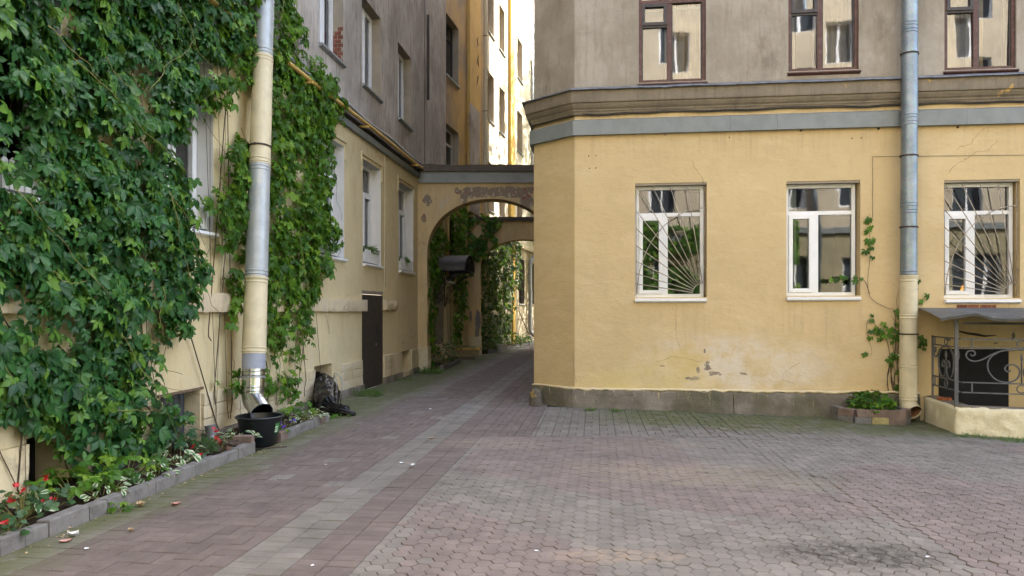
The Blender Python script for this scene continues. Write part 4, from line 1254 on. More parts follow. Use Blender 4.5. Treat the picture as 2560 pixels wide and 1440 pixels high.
# far end of the lane
E = thing('end_house', 'plain cream house closing the far end of the lane', 'building', (6, 44, 0))
mb = MB(); FE = Frame(0, 44.2, 1, 0, 0, -1); wall(mb, FE, -2, 8, -0.4, 16, [(3.0, 4.2, 1.6, 3.6, 0.2), (3.0, 4.2, 6, 8, 0.2)], 0.2); mb.build('wall', MAT['pale_up'], E)
dark_window(E, FE, 3.0, 4.2, 1.6, 3.6, 0.18); dark_window(E, FE, 3.0, 4.2, 6, 8, 0.18)

# ------------------------------------------------------------------ the two arches across the lane
def make_arch(name, label, yf, thick, xl, xr, zs, za, ztop, pier, mat):
    t = thing(name, label, 'arch', (xl, yf, 0))
    cx = (xl + pier + xr) / 2; rx = (xr - xl - pier) / 2
    N = 40
    arc = [(cx - rx * math.cos(math.pi * i / N), zs + (za - zs) * math.sin(math.pi * i / N) ** 0.92) for i in range(N + 1)]
    mb = MB()
    for y, s in ((yf, 1), (yf + thick, -1)):
        for i in range(N):
            (x0, z0), (x1, z1) = arc[i], arc[i + 1]
            mb.quad(V(x0, y, z0), V(x1, y, z1), V(x1, y, ztop), V(x0, y, ztop))
        mb.quad(V(xl, y, zs), V(xl + pier, y, zs), V(xl + pier, y, ztop), V(xl, y, ztop))
    for i in range(N):
        (x0, z0), (x1, z1) = arc[i], arc[i + 1]
        mb.quad(V(x0, yf, z0), V(x0, yf + thick, z0), V(x1, yf + thick, z1), V(x1, yf, z1))
    mb.quad(V(xl, yf, ztop), V(xr, yf, ztop), V(xr, yf + thick, ztop), V(xl, yf + thick, ztop))
    mb.build('arch_wall', mat, t)
    mb = MB()
    fr = Frame(0, yf + thick, 1, 0, 0, -1)
    mb.rough(fr, xl, xl + pier, -0.1, zs, 0, thick, 0.10, 0.012, yf)
    mb.build('pier', mat, t, smooth=40)
    mb = MB(); mb.rough(fr, xl - 0.02, xl + pier + 0.035, -0.1, 0.30, -0.03, thick + 0.035, 0.09, 0.014, yf + 1); mb.build('pier_base', MAT['stone'], t, smooth=40)
    mb = MB(); mb.rough(fr, xl - 0.02, xl + pier + 0.025, 0.31, 0.66, -0.03, thick + 0.025, 0.09, 0.010, yf + 2); mb.build('pier_base', MAT['stone'], t, smooth=40)
    return t
A1 = make_arch('lane_arch', 'near yellow plaster arch with peeling crown and grey metal band', 18.5, 0.6, -2.43, 1.12, 3.05, 4.46, 5.27, 0.25, MAT['yellow_a'])
A2 = make_arch('lane_arch', 'far yellow plaster arch hung with creeper, seen through the near one', 25.45, 0.6, -1.56, 2.05, 3.15, 4.10, 4.80, 0.44, MAT['yellow_a2'])
F1 = Frame(0, 18.5, 1, 0, 0, -1)
mb = MB(); mb.fbox(F1, -2.40, 1.14, 4.86, 5.13, 0, 0.07); mb.build('metal_band', MAT['band'], A1)
def sheet_roof(parent, x0, x1, y0, y1, z0, z1, seed, drop=0.13):
    m = MB(); n = 30; k = 5; vs = []
    for i in range(n + 1):
        for j in range(k + 1):
            x = x0 + (x1 - x0) * i / n; y = y0 + (y1 - y0) * j / k
            z = z0 + (z1 - z0) * j / k + 0.022 * noise.noise(V(x * 2.2, y * 2.2, seed)) + (0.02 * noise.noise(V(x * 5, seed, 1)) if j == 0 else 0)
            vs.append((x, y, z))
    fs = [(i * (k + 1) + j, (i + 1) * (k + 1) + j, (i + 1) * (k + 1) + j + 1, i * (k + 1) + j + 1) for i in range(n) for j in range(k)]
    vs += [(x0 + (x1 - x0) * i / n, y0 + 0.02, z0 - drop - 0.02 * noise.noise(V(i * 0.5, seed, 3))) for i in range(n + 1)]
    b = (n + 1) * (k + 1)
    fs += [(i * (k + 1), b + i, b + i + 1, (i + 1) * (k + 1)) for i in range(n)]
    m.add(vs, fs); m.build('sheet_roof', MAT['roof_brown'], parent, smooth=35)
sheet_roof(A1, -2.46, 1.16, 18.36, 19.3, 5.31, 5.40, 2, 0.17)
sheet_roof(A2, -1.6, 2.1, 25.33, 26.2, 4.87, 4.98, 6)

# ------------------------------------------------------------------ the house behind the photographer (seen in the panes)
BH = thing('facing_house', 'yellow and beige house facing the yard, mirrored in the window panes', 'building', (6, -10.5, 0))
mb, ru = MB(), []
xs = [-6.2, -3.6, -1.0, 1.6, 4.2, 6.9, 9.5, 12.1, 14.7]
wall(mb, WB, -9, 22, -0.4, 5.1, [(x, x + 1.2, 1.9, 3.9, 0.25) for x in xs], 0.25, ru)
mb.build('wall', MAT['back_low'], BH)
mb = MB()
wall(mb, WB, -9, 22, 5.1, 17.5, [(x, x + 1.2, z, z + 1.9, 0.25) for x in xs for z in (6.1, 9.6, 13.1)], 0.25, ru)
mb.quad(WB.p(-9, 17.5), WB.p(22, 17.5), WB.p(22, 17.5, -8), WB.p(-9, 17.5, -8))
mb.build('upper_wall', MAT['back_up'], BH)
[m.build('window_reveal', MAT['reveal_white'], BH) for m in ru]
for x in xs:
    for z in (1.9, 6.1, 9.6, 13.1):
        m = MB(); bars(m, WB, x, x + 1.2, z, z + (2.0 if z < 2 else 1.9), 0.08, -0.25, -0.19); m.fbox(WB, x + 0.55, x + 0.65, z + 0.08, z + 1.82, -0.25, -0.2)
        w = m.build('window', MAT['white_pvc'], BH)
        m = MB(); m.quad(WB.p(x, z, -0.23), WB.p(x + 1.2, z, -0.23), WB.p(x + 1.2, z + 1.95, -0.23), WB.p(x, z + 1.95, -0.23)); attach(m.build('pane', MAT['back_pane']), w)
mb = MB(); mb.fbox(WB, -9, 22, 4.95, 5.2, 0, 0.12); mb.build('cornice', MAT['band'], BH)
mb = MB(); mb.tube([WB.p(8.5, 0.3, 0.2), WB.p(8.5, 16, 0.2)], 0.11, 12); mb.build('downpipe', MAT['galv'], BH, smooth=True)

# ------------------------------------------------------------------ helpers for curved ironwork
def crom(pts, n=8):
    """Catmull-Rom through the points (tuples of any length)"""
    P = [np.array(p, float) for p in pts]
    P = [2 * P[0] - P[1]] + P + [2 * P[-1] - P[-2]]
    out = []
    for i in range(1, len(P) - 2):
        for k in range(n):
            t = k / n
            a, b, c, d = P[i - 1], P[i], P[i + 1], P[i + 2]
            out.append(0.5 * (2 * b + (c - a) * t + (2 * a - 5 * b + 4 * c - d) * t * t + (3 * b - a - 3 * c + d) * t ** 3))
    out.append(P[-2])
    return [tuple(p) for p in out]

# ------------------------------------------------------------------ downpipes
def pipe_seg(parent, p0, p1, r0, r1, mat, name='pipe_section', beads=True):
    p0, p1 = Vector(p0), Vector(p1); L = (p1 - p0).length
    prof = [(r0 * 0.96, 0), (r0, 0.0)]
    if beads:
        for f in (0.03, 0.075):
            prof += [(r0, f - 0.012), (r0 + 0.006, f - 0.004), (r0 + 0.006, f + 0.004), (r0, f + 0.012)]
    m = 6
    for i in range(1, m): prof.append((r0 + (r1 - r0) * i / m, 0.1 + (L - 0.2) * i / m))
    if beads:
        for f in (L - 0.075, L - 0.03): prof += [(r1, f - 0.012), (r1 + 0.006, f - 0.004), (r1 + 0.006, f + 0.004), (r1, f + 0.012)]
    prof += [(r1, L), (r1 * 0.96, L)]
    mb = MB(); mb.lathe(p0, prof, 28, p1 - p0)
    return mb.build(name, MAT[mat], parent, smooth=35)
def clamp(parent, c, ax, r, mat, n, arm=0.18, h=0.022):
    mb = MB(); ax = Vector(ax).normalized()
    mb.lathe(Vector(c) - ax * h / 2, [(r + 0.003, 0), (r + 0.010, 0.001), (r + 0.010, h), (r + 0.003, h)], 28, ax)
    side = ax.cross(n).normalized()
    mb.tube([Vector(c) - Vector(n) * (r + 0.005), Vector(c) - Vector(n) * (r + arm)], 0.008, 6)
    for s in (-1, 1): mb.obox(Vector(c) + side * s * (r + 0.008) - side * 0.012 - Vector(n) * 0.012 - ax * 0.012, side * 0.024, Vector(n) * 0.024, ax * 0.024)
    return mb.build('clamp', MAT[mat], parent, smooth=35)

B0p, T0p = V(-3.24, 9.0, 0.575), V(-3.296, 9.6, 5.73)
axl = (T0p - B0p) / (T0p.z - B0p.z)
def lp(z): return B0p + axl * (z - B0p.z)
DP = thing('downpipe', 'wide patched downpipe, zinc and cream sections, between the creepers', 'downpipe', lp(0.0))
segs = [(0.86, 1.05, 'pipe_primer', 0.142, 0.142), (1.05, 2.02, 'pipe_yellow', 0.146, 0.140), (2.02, 3.48, 'galv_pale', 0.140, 0.132), (3.48, 4.95, 'pipe_yellow', 0.134, 0.126), (4.95, 6.9, 'galv_pale', 0.122, 0.118), (6.9, 9.0, 'galv', 0.119, 0.117)]
for (z0, z1, m, r0, r1) in segs: pipe_seg(DP, lp(z0), lp(z1), r0, r1, m, beads=(m != 'pipe_primer'))
pipe_seg(DP, lp(0.56), lp(0.86), 0.136, 0.136, 'galv_new')
od = V(0.56, -0.64, -0.46).normalized()
o0 = lp(0.56)
mb = MB()
rows = []
m_ = 10
path = [lp(0.60)] + [o0 + V(0, 0, -0.03)]
pa, pb = lp(0.57), lp(0.57) + V(0.02, -0.02, -0.06)
pts = crom([lp(0.62), lp(0.55), lp(0.50) + od * 0.05, lp(0.50) + od * 0.20, lp(0.50) + od * 0.33], 5)
mb.tube(pts, 0.134, 28, caps=False)
end = Vector(pts[-1])
mb.lathe(end - od * 0.02, [(0.134, 0), (0.139, 0.004), (0.139, 0.018), (0.130, 0.02), (0.128, -0.25)], 28, od)
mb.build('outlet_elbow', MAT['galv_new'], DP, smooth=35)
for z, m in ((3.72, 'rust'), (2.0, 'pipe_yellow'), (0.76, 'old_zinc'), (5.9, 'rust')):
    r = 0.135 if z > 3 else 0.141
    clamp(DP, lp(z), axl, r, m, WL.n, 0.10)

s_t, s_b = WR.px(2275, 0, 0.2)[0], WR.px(2271, 900, 0.2)[0]
def rp(z): return WR.p(s_b + (s_t - s_b) * (z - 0.4) / 5.6, z, 0.19)
axr = rp(5) - rp(4)
D2 = thing('downpipe', 'grey zinc downpipe with cream lower end, right of the plain window', 'downpipe', rp(0.0))
zs = [WR.px(2272, y, 0.2)[1] for y in (1003, 905, 800, 690, 520, 300, 70)]
for i, (z0, z1) in enumerate(zip(zs[:-1], zs[1:])):
    pipe_seg(D2, rp(z0), rp(z1), 0.124 if i < 3 else 0.118, 0.122 if i < 3 else 0.114, 'pipe_yellow' if i < 3 else 'galv', beads=(i != 1))
pipe_seg(D2, rp(zs[-1]), rp(9.0), 0.112, 0.11, 'galv')
od2 = V(0.10, -0.80, -0.50).normalized()
mb = MB(); pts = crom([rp(zs[0] + 0.05), rp(zs[0] - 0.01), rp(zs[0] - 0.07) + od2 * 0.03, rp(zs[0] - 0.07) + od2 * 0.16], 5)
mb.tube(pts, 0.123, 28, caps=False)
mb.lathe(Vector(pts[-1]) - od2 * 0.01, [(0.123, 0), (0.127, 0.003), (0.127, 0.012), (0.119, 0.013), (0.117, -0.12)], 28, od2)
mb.build('outlet_elbow', MAT['pipe_yellow'], D2, smooth=35)
mb = MB(); mb.lathe(Vector(pts[-1]) - od2 * 0.02, [(0.116, 0.0), (0.112, -0.08), (0.112, -0.16)], 24, od2); mb.build('rusty_lining', simple('rusty_inner_pipe', (0.24, 0.11, 0.055), 0.8, 0, 0.6, 9, 0.5, dirt=(0.45, 0.38, 0.28)), D2, smooth=True)
for y, m in ((135, 'rust'), (390, 'rust'), (568, 'rust'), (690, 'pipe_yellow'), (835, 'rust'), (888, 'pipe_yellow')):
    z = WR.px(2272, y, 0.2)[1]
    clamp(D2, rp(z), axr, 0.117 if y < 690 else 0.124, m, WR.n, 0.075)

# far downpipes in the lane
D3 = thing('downpipe', 'thin yellowish downpipe at the edge of the sunlit wall', 'downpipe', WU.p(27.2, 5.2, 0.12))
for (z0, z1) in ((5.2, 8.5), (8.5, 12), (12, 15.5), (15.5, 18)): pipe_seg(D3, WU.p(26.85, z0, 0.14), WU.p(26.85, z1, 0.14), 0.08, 0.08, 'pipe_yellow', beads=False)
for z in (6.2, 9, 11.8, 14.6): clamp(D3, WU.p(26.85, z, 0.14), (0, 0, 1), 0.08, 'rust', WU.n, 0.05)
D4 = thing('downpipe', 'white zinc downpipe with curved foot at the far end of the lane', 'downpipe', WU.p(35.6, 0, 0.15))
mb = MB(); mb.tube(crom([WU.p(35.9, 4.55, 0.5), WU.p(35.75, 4.15, 0.25), WU.p(35.6, 3.8, 0.15), WU.p(35.6, 2.0, 0.15), WU.p(35.6, 0.75, 0.15), WU.p(35.6, 0.45, 0.22), WU.p(35.65, 0.28, 0.48)], 6), 0.10, 14)
mb.build('pipe_section', MAT['old_zinc'], D4, smooth=True)
mb = MB(); mb.tube([WU.p(35.9, 4.5, 0.5), WU.p(36.2, 9, 0.15), WU.p(36.2, 17, 0.15)], 0.06, 12); mb.build('pipe_section', MAT['old_zinc'], D4, smooth=True)

# ------------------------------------------------------------------ gas pipe and cables along the left wall
GP = thing('gas_pipe', 'yellow gas pipe on brackets running above the left-hand windows', 'pipe', WL.p(9, 5.2))
mb = MB(); mb.tube([WL.p(s, 5.20 + 0.01 * math.sin(s), 0.17) for s in np.linspace(3, 18.1, 30)] + [WL.p(18.5, 5.24, 0.16), WL.p(18.9, 5.30, 0.12)], 0.036, 12); mb.build('pipe', MAT['gas_yellow'], GP, smooth=True)
for s in (5.5, 8.6, 11.2, 13.9, 17.6):
    m = MB(); m.fbox(WL, s, s + 0.05, 5.12, 5.16, 0, 0.24); m.build('bracket', MAT['gas_yellow'], GP)
CB = thing('cable_bundle', 'grey cable bundle sagging above the yellow gas pipe', 'cable', WL.p(9, 5.3))
for k, (z, o, r) in enumerate(((5.31, 0.14, 0.03), (5.345, 0.12, 0.012), (5.285, 0.11, 0.012))):
    m = MB(); m.tube([WL.p(s, z + 0.02 * math.sin(s * 2.1 + k), o) for s in np.linspace(3, 18.3, 40)] + [WL.p(18.9, 5.36 + 0.02 * k, 0.1), WL.p(19.4, 5.45, 0.05)], r, 8); m.build('cable', MAT['old_zinc' if k == 0 else 'black_rubber'], CB, smooth=True)
# window boxes
def window_box(s0, s1, label, n, red):
    t = thing('window_box', label, 'window box', WL.p((s0 + s1) / 2, G0 + 0.02, -0.08), 'white picket window boxes')
    m = MB(); z0 = G0 + 0.025
    m.fbox(WL, s0, s1, z0, z0 + 0.19, -0.15, -0.005); m.build('trough', MAT['picket'], t)
    k = int((s1 - s0) / 0.075)
    for i in range(k):
        a = s0 + (s1 - s0) * (i + 0.1) / k; b = s0 + (s1 - s0) * (i + 0.85) / k
        m = MB(); m.poly([WL.p(a, z0, 0.0), WL.p(b, z0, 0.0), WL.p(b, z0 + 0.23, 0.0), WL.p((a + b) / 2, z0 + 0.26, 0.0), WL.p(a, z0 + 0.23, 0.0)], WL.n * 0.012); m.build('picket', MAT['picket'], t)
    for q in range(3):   # end pickets
        m = MB(); o = -0.13 + q * 0.045; P = WL.p(s1 + 0.002, z0, o); m.obox(P, WL.d * 0.01, WL.n * 0.036, V(0, 0, 0.195)); m.build('picket', MAT['picket'], t)
    return t, z0 + 0.19
WBX = [window_box(14.35, 15.3, 'white picket window box with green plants above the brown door', 3, False),
       window_box(16.9, 17.95, 'white picket window box with red flowers next to the arch', 3, True),
       window_box(7.75, 8.65, 'white picket window box half hidden by the creeper left of the downpipe', 3, False),
       window_box(5.2, 6.2, 'white picket window box deep in the creeper at the left edge', 3, False),
       window_box(12.15, 13.1, 'white picket window box behind the creeper right of the downpipe', 3, False)]

# ------------------------------------------------------------------ flower beds with brick edging
BK = -3.885     # outer face of the edging, across-lane coordinate
def bed(name, label, a0, a1, lens, end):
    t = thing(name, label, 'flower bed', V(*ab((a0 + a1) / 2, BK), 0))
    m = MB(); na, nb = int((a1 - a0) / 0.08), 12
    vs = []
    for i in range(na + 1):
        for j in range(nb + 1):
            a = a0 + (a1 - a0) * i / na; b = -4.74 + (BK - 0.05 + 4.74) * j / nb
            x, y = ab(a, b); z = 0.10 - 0.055 * j / nb + 0.03 * noise.noise(V(x * 5, y * 5, 2)) + 0.012 * noise.noise(V(x * 19, y * 19, 2))
            vs.append((x, y, z))
    m.add(vs, [(i * (nb + 1) + j, i * (nb + 1) + j + 1, (i + 1) * (nb + 1) + j + 1, (i + 1) * (nb + 1) + j) for i in range(na) for j in range(nb)])
    m.build('soil', MAT['soil'], t, smooth=True)
    a = a0; k = 0
    ang = math.atan2(E1[1], E1[0])
    r = random.Random(int(a0 * 10))
    while a < a1 - 0.02:
        L = min(lens[k % len(lens)], a1 - a)
        x, y = ab(a + L / 2, BK - 0.05)
        m = MB(); m.cbox((x, y, ground_z(x, y) - 0.03), L - 0.006, 0.098 + r.uniform(-0.004, 0.004), 0.135 + r.uniform(-0.010, 0.012), 0.007, ang + r.gauss(0, 0.012), 0.003)
        m.build('edging_brick', MAT['kerb' if r.random() > 0.08 else 'kerb_red'], t)
        a += L; k += 1
    for e in end:
        x, y = ab(*e[:2]); m = MB(); m.cbox((x, y, e[2]), 0.21, 0.10, 0.085, 0.006, ang + math.pi / 2 + e[3], 0.003); m.build('edging_brick', MAT[e[4]], t)
    return t
BED1 = bed('flower_bed', 'long flower bed with grey brick edging under the left creeper', 3.4, 7.72, [0.21, 0.42, 0.21, 0.2, 0.21, 0.41, 0.2], [(7.66, -4.0, 0.105, 0.1, 'kerb_red'), (7.78, -4.08, -0.02, 0.0, 'kerb_red')])
BED2 = bed('flower_bed', 'short flower bed with grey brick edging between bucket and rubbish bag', 8.36, 9.92, [0.2, 0.42, 0.41, 0.21], [(8.40, -4.05, -0.02, 0, 'kerb')])

# ------------------------------------------------------------------ bucket, can, rubbish bag
bc = V(-3.02, 8.62, ground_z(-3.02, 8.62))
BU = thing('bucket', 'big black plastic bucket full of water under the patched downpipe', 'bucket', bc)
mb = MB(); mb.lathe(bc, [(0.0, 0.004), (0.185, 0.0), (0.195, 0.01), (0.258, 0.31), (0.262, 0.322), (0.280, 0.325), (0.283, 0.338), (0.270, 0.348), (0.255, 0.342), (0.247, 0.31), (0.19, 0.03), (0, 0.03)], 40); mb.build('tub', MAT['bucket'], BU, smooth=40)
mb = MB(); mb.lathe(bc + V(0, 0, 0.255), [(0.0, 0), (0.12, 0.0), (0.236, 0.0)], 40); mb.build('water', MAT['water'], BU, smooth=True)
def on_tub(ang, z): 
    r = 0.197 + (0.258 - 0.197) * z / 0.31
    return bc + V(math.cos(ang) * (r + 0.003), math.sin(ang) * (r + 0.003), z)
m = MB(); a0_, a1_ = R(-26), R(-6)
for i in range(6):
    a, b = a0_ + (a1_ - a0_) * i / 6, a0_ + (a1_ - a0_) * (i + 1) / 6
    m.quad(on_tub(a, 0.15), on_tub(b, 0.15), on_tub(b, 0.265), on_tub(a, 0.265))
st = m.build('sticker', MAT['label_green'], BU)
for (za, zb, c) in ((0.165, 0.178, 'label_white'), (0.19, 0.197, 'label_white'), (0.215, 0.25, 'label_white')):
    m = MB()
    for i in range(5):
        a, b = R(-25) + R(12) * i / 5, R(-25) + R(12) * (i + 1) / 5
        P_, Q_ = on_tub(a, za), on_tub(b, za); up = V(0, 0, zb - za); out = V(math.cos(a), math.sin(a), 0) * 0.002
        m.quad(P_ + out, Q_ + out, Q_ + out + up, P_ + out + up)
    attach(m.build('print_line', MAT[c]), st)
m = MB(); m.fbox(Frame(bc.x - 0.02, bc.y, 1, 0, 0, -1), 0, 0.05, bc.z + 0.29, bc.z + 0.305, 0.25, 0.268); m.build('lug', MAT['bucket'], BU)
cc = V(-3.50, 8.42, 0.10)
CN = thing('tin_can', 'small shiny metal can tilted in the flower bed by the bucket', 'can', cc)
ax = V(-0.22, 0.05, 1).normalized()
mb = MB(); mb.lathe(cc, [(0.0, 0.0), (0.062, 0.0), (0.066, 0.004), (0.066, 0.03), (0.064, 0.034), (0.066, 0.038), (0.066, 0.15), (0.070, 0.155), (0.066, 0.158), (0.060, 0.15), (0.060, 0.01), (0, 0.01)], 28, ax); mb.build('can_body', MAT['old_zinc'], CN, smooth=40)

def bag_mesh():
    ctrl = [WL.p(12.25, 0.40, -0.22), WL.p(12.12, 0.40, -0.05), WL.p(11.92, 0.35, 0.13), WL.p(11.68, 0.26, 0.28), WL.p(11.38, 0.17, 0.43), WL.p(11.12, 0.09, 0.60), V(-2.56, 10.90, 0.07), V(-2.36, 10.82, 0.03)]
    rad = [0.14, 0.16, 0.18, 0.20, 0.19, 0.155, 0.10, 0.03]
    pts = crom([tuple(c) + (r,) for c, r in zip(ctrl, rad)], 14)
    n = 96; vs, fs = [], []
    for i, q in enumerate(pts):
        p = V(*q[:3]); r = q[3]
        t = V(*pts[min(i + 1, len(pts) - 1)][:3]) - V(*pts[max(i - 1, 0)][:3]); t.normalize()
        w = V(0, 0, 1) - t * t.z; w.normalize(); u = t.cross(w)
        for k in range(n):
            a = 2 * math.pi * k / n
            d = u * math.cos(a) + w * math.sin(a) * 0.95
            f = noise.noise(V(math.cos(a) * 1.6 + i * 0.03, math.sin(a) * 1.6, i * 0.09)) * 0.18 + (1 - abs(noise.noise(V(math.cos(a) * 2.6, math.sin(a) * 2.6, i * 0.045)))) * 0.13 - 0.08
            f += (0.05 + 0.10 * max(0.0, i / len(pts) - 0.5)) * math.sin(k * 0.85 + i * 0.03 + 2.5 * noise.noise(V(i * 0.08, math.cos(a) * 1.2, math.sin(a) * 1.2)))
            f *= 0.5; P_ = p + d * r * (0.93 + f)
            q3 = P_ * 1.0
            e = 0.0
            for (fq, am) in ((3.2, 0.045), (8.0, 0.030), (17.0, 0.009)): e += am * (0.45 - 1.5 * abs(noise.noise(q3 * fq + V(fq, 3, 1))))
            P_ = P_ + d * e * min(1.0, r / 0.1)
            g = ground_z(P_.x, P_.y) + 0.006
            if P_.z < g: P_.z = g + 0.002 * math.sin(k)
            vs.append(P_)
    m = len(pts)
    for i in range(m - 1):
        for k in range(n):
            k2 = (k + 1) % n; fs.append((i * n + k, i * n + k2, (i + 1) * n + k2, (i + 1) * n + k))
    fs.append(tuple(range(n - 1, -1, -1))); fs.append(tuple((m - 1) * n + k for k in range(n)))
    mb = MB(); mb.add(vs, fs); return mb
BG = bag_mesh().build('rubbish_bag', MAT['bag'], smooth=True)
tag(BG, 'black plastic rubbish bag slumped against the wall left of the brown door', 'rubbish bag')
mb = MB(); c0 = WL.p(11.12, 0.36, 0.66)
mb.tube([c0 + V(0.10 * math.cos(a), -0.10 * math.cos(a), 0.27 * math.sin(a)) + V(0.02 * math.sin(3 * a), 0, 0) for a in np.linspace(0, 2 * math.pi, 40)], 0.007, 6, closed=True)
mb.tube([c0 + V(0.06 * math.cos(a) - 0.03, -0.09 * math.cos(a), 0.24 * math.sin(a) - 0.01) for a in np.linspace(0, 2 * math.pi, 40)], 0.006, 6, closed=True)
tag(mb.build('hose_loop', MAT['old_zinc'], smooth=True), 'thin grey loop of hose propped against the rubbish bag', 'hose')

# ------------------------------------------------------------------ stair parapet, railing and awning at the right
Pp, Qp = V(6.38, 11.16, 0), V(6.13, 9.95, 0)
dd = (Qp - Pp); LL = dd.length; dd.normalize()
F_S1 = Frame(Pp.x, Pp.y, dd.x, dd.y, dd.y, -dd.x)
d2 = V(0.93, -0.345, 0).normalized()
F_S2 = Frame(Qp.x, Qp.y, d2.x, d2.y, d2.y, -d2.x)
SW = thing('stair_parapet', 'low cream rendered wall round the basement stairs at the right', 'low wall', Qp)
mb = MB(); mb.rough(F_S1, 0.0, LL - 0.002, -0.25, 0.262, -0.2, 0, 0.05, 0.012, 1); mb.build('side_wall', MAT['cream_low'], SW, smooth=True)
mb = MB(); mb.rough(F_S2, 0.0, 3.0, -0.35, 0.255, -0.2, 0, 0.035, 0.024, 2, 9); mb.build('front_wall', MAT['cream_low'], SW, smooth=True)
mb = MB(); mb.rough(F_S1, 0.0, LL, 0.255, 0.275, -0.215, -0.03, 0.05, 0.01, 4); mb.rough(F_S2, 0.0, 3.0, 0.245, 0.268, -0.215, -0.03, 0.05, 0.01, 5); mb.build('coping', MAT['plinth'], SW, smooth=True)
mb = MB(); s0, z1 = WR.px(2347, 872); s1, _ = WR.px(2520, 880)
mb.fbox(WR, s0, s1, -0.2, z1, 0.0, 0.02); mb.build('basement_door', MAT['dark_void'], RH)
mb = MB()
cr = [WR.px(x, y) for (x, y) in ((2398, 828), (2418, 833), (2440, 836), (2462, 840), (2490, 838))]
mb.tube([WR.p(s, z, 0.004) for (s, z) in cr], [0.012, 0.018, 0.02, 0.015, 0.006], 5); mb.build('render_crack', MAT['rust'], RH)
for (x, y, w, h) in ((2372, 850, 0.10, 0.09), (2535, 835, 0.07, 0.16), (2490, 858, 0.12, 0.05)):
    s, z = WR.px(x, y); mb = MB(); mb.rough(WR, s - w / 2, s + w / 2, z - h / 2, z + h / 2, 0.0, 0.006, 0.03, 0.02, x, 9); mb.build('bare_patch', MAT['plinth'], RH)
s, z = WR.px(2460, 768); mb = MB(); 
for (x0, x1) in ((2392, 2418), (2420, 2447), (2450, 2478), (2480, 2490)):
    a, _ = WR.px(x0, 768); b, _ = WR.px(x1, 768); m = MB(); m.fbox(WR, a, b, z - 0.02, z + 0.035, 0, 0.007); m.build('brick', MAT['brick'], RH)

RL = thing('railing', 'grey wrought-iron railing with scrolls on the low cream wall', 'railing', Qp + V(0, 0, 0.26))
OR = -0.11
def rail_panel(fr, s0, s1, sc, kx):
    zr = (0.455, 0.595, 1.075, 1.195)
    for z in zr:
        m = MB(); m.fbox(fr, s0, s1, z - 0.009, z + 0.009, OR - 0.009, OR + 0.009); m.build('rail', MAT['grey_iron'], RL)
    for (z0, z1) in ((0.464, 0.586), (1.084, 1.186)):
        for s in (s0 + 0.12 * kx, s1 - 0.12 * kx, sc + 0.85 * kx):
            if s0 < s < s1:
                m = MB(); m.fbox(fr, s - 0.008, s + 0.008, z0, z1, OR - 0.008, OR + 0.008); m.build('baluster', MAT['grey_iron'], RL)
    def P3(pts): return [fr.p(sc + x * kx, z, OR) for (x, z) in pts]
    for sg in (-1, 1):
        c1 = crom([(sg * -0.52, 1.00), (sg * -0.50, 0.96), (sg * -0.545, 0.945), (sg * -0.585, 0.985), (sg * -0.565, 1.04), (sg * -0.50, 1.055), (sg * -0.43, 1.02), (sg * -0.40, 0.95)][::1], 6)
        spiral = [(-0.525, 0.985), (-0.545, 0.965), (-0.57, 0.985), (-0.56, 1.02), (-0.52, 1.035), (-0.475, 1.01), (-0.468, 0.95), (-0.51, 0.90)]
        lyre = [(-0.50, 0.985), (-0.525, 0.965), (-0.55, 0.985), (-0.545, 1.02), (-0.505, 1.035), (-0.465, 1.015), (-0.57 + 0.0, 0.93), ]
        main = crom([(-0.52, 0.98), (-0.55, 0.965), (-0.575, 0.99), (-0.555, 1.03), (-0.505, 1.04), (-0.50, 1.04), (-0.62, 1.04), (-0.655, 0.98), (-0.62, 0.915), (-0.54, 0.895), (-0.44, 0.93), (-0.34, 0.995), (-0.22, 1.04), (-0.08, 1.058), (0.0, 1.062)], 6)
        main = [(-0.60, 0.985), (-0.575, 0.965), (-0.545, 0.985), (-0.555, 1.025), (-0.60, 1.035), (-0.64, 1.01), (-0.65, 0.955), (-0.61, 0.905), (-0.53, 0.89), (-0.44, 0.925), (-0.34, 0.99), (-0.22, 1.04), (-0.08, 1.058), (0.0, 1.062)]
        ring = [(-0.26, 1.022), (-0.35, 0.96), (-0.395, 0.86), (-0.38, 0.75), (-0.31, 0.655), (-0.20, 0.61), (-0.09, 0.635), (-0.03, 0.71), (-0.03, 0.80), (-0.09, 0.855), (-0.165, 0.845), (-0.195, 0.79), (-0.16, 0.755), (-0.125, 0.775)]
        for cv in (main, ring):
            m = MB(); m.tube(P3(crom([(sg * -x * -1 if sg < 0 else x * -1 * -1, z) if False else (x * (1 if sg > 0 else -1), z) for (x, z) in cv], 6)), 0.011, 6); m.build('scroll', MAT['grey_iron'], RL, smooth=True)
    m = MB(); m.tube(P3([(0, 0.60), (0, 0.90), (0, 0.93), (0, 0.97), (0, 1.01)]), [0.010, 0.010, 0.018, 0.014, 0.002], 6); m.build('spear', MAT['grey_iron'], RL, smooth=True)
    for z in (0.525, 1.135):
        m = MB(); m.tube(P3([(0.055 / kx * math.cos(a) , z + 0.052 * math.sin(a)) for a in np.linspace(0, 2 * math.pi, 18)[:-1]]), 0.008, 6, closed=True); m.build('ring', MAT['grey_iron'], RL, smooth=True)
rail_panel(F_S1, 0.06, LL - 0.14, 0.58, 0.72)
rail_panel(F_S2, 0.10, 2.8, 0.80, 1.0)
m = MB(); m.fbox(F_S1, 0.04, 0.065, 0.26, 1.21, OR - 0.012, OR + 0.012); m.build('post', MAT['grey_iron'], RL)
AW = thing('awning', 'sagging grey sheet-metal canopy over the basement stairs', 'canopy', Qp + V(0, 0, 1.4))
mb = MB(); nu, nv = 34, 8; vs = []
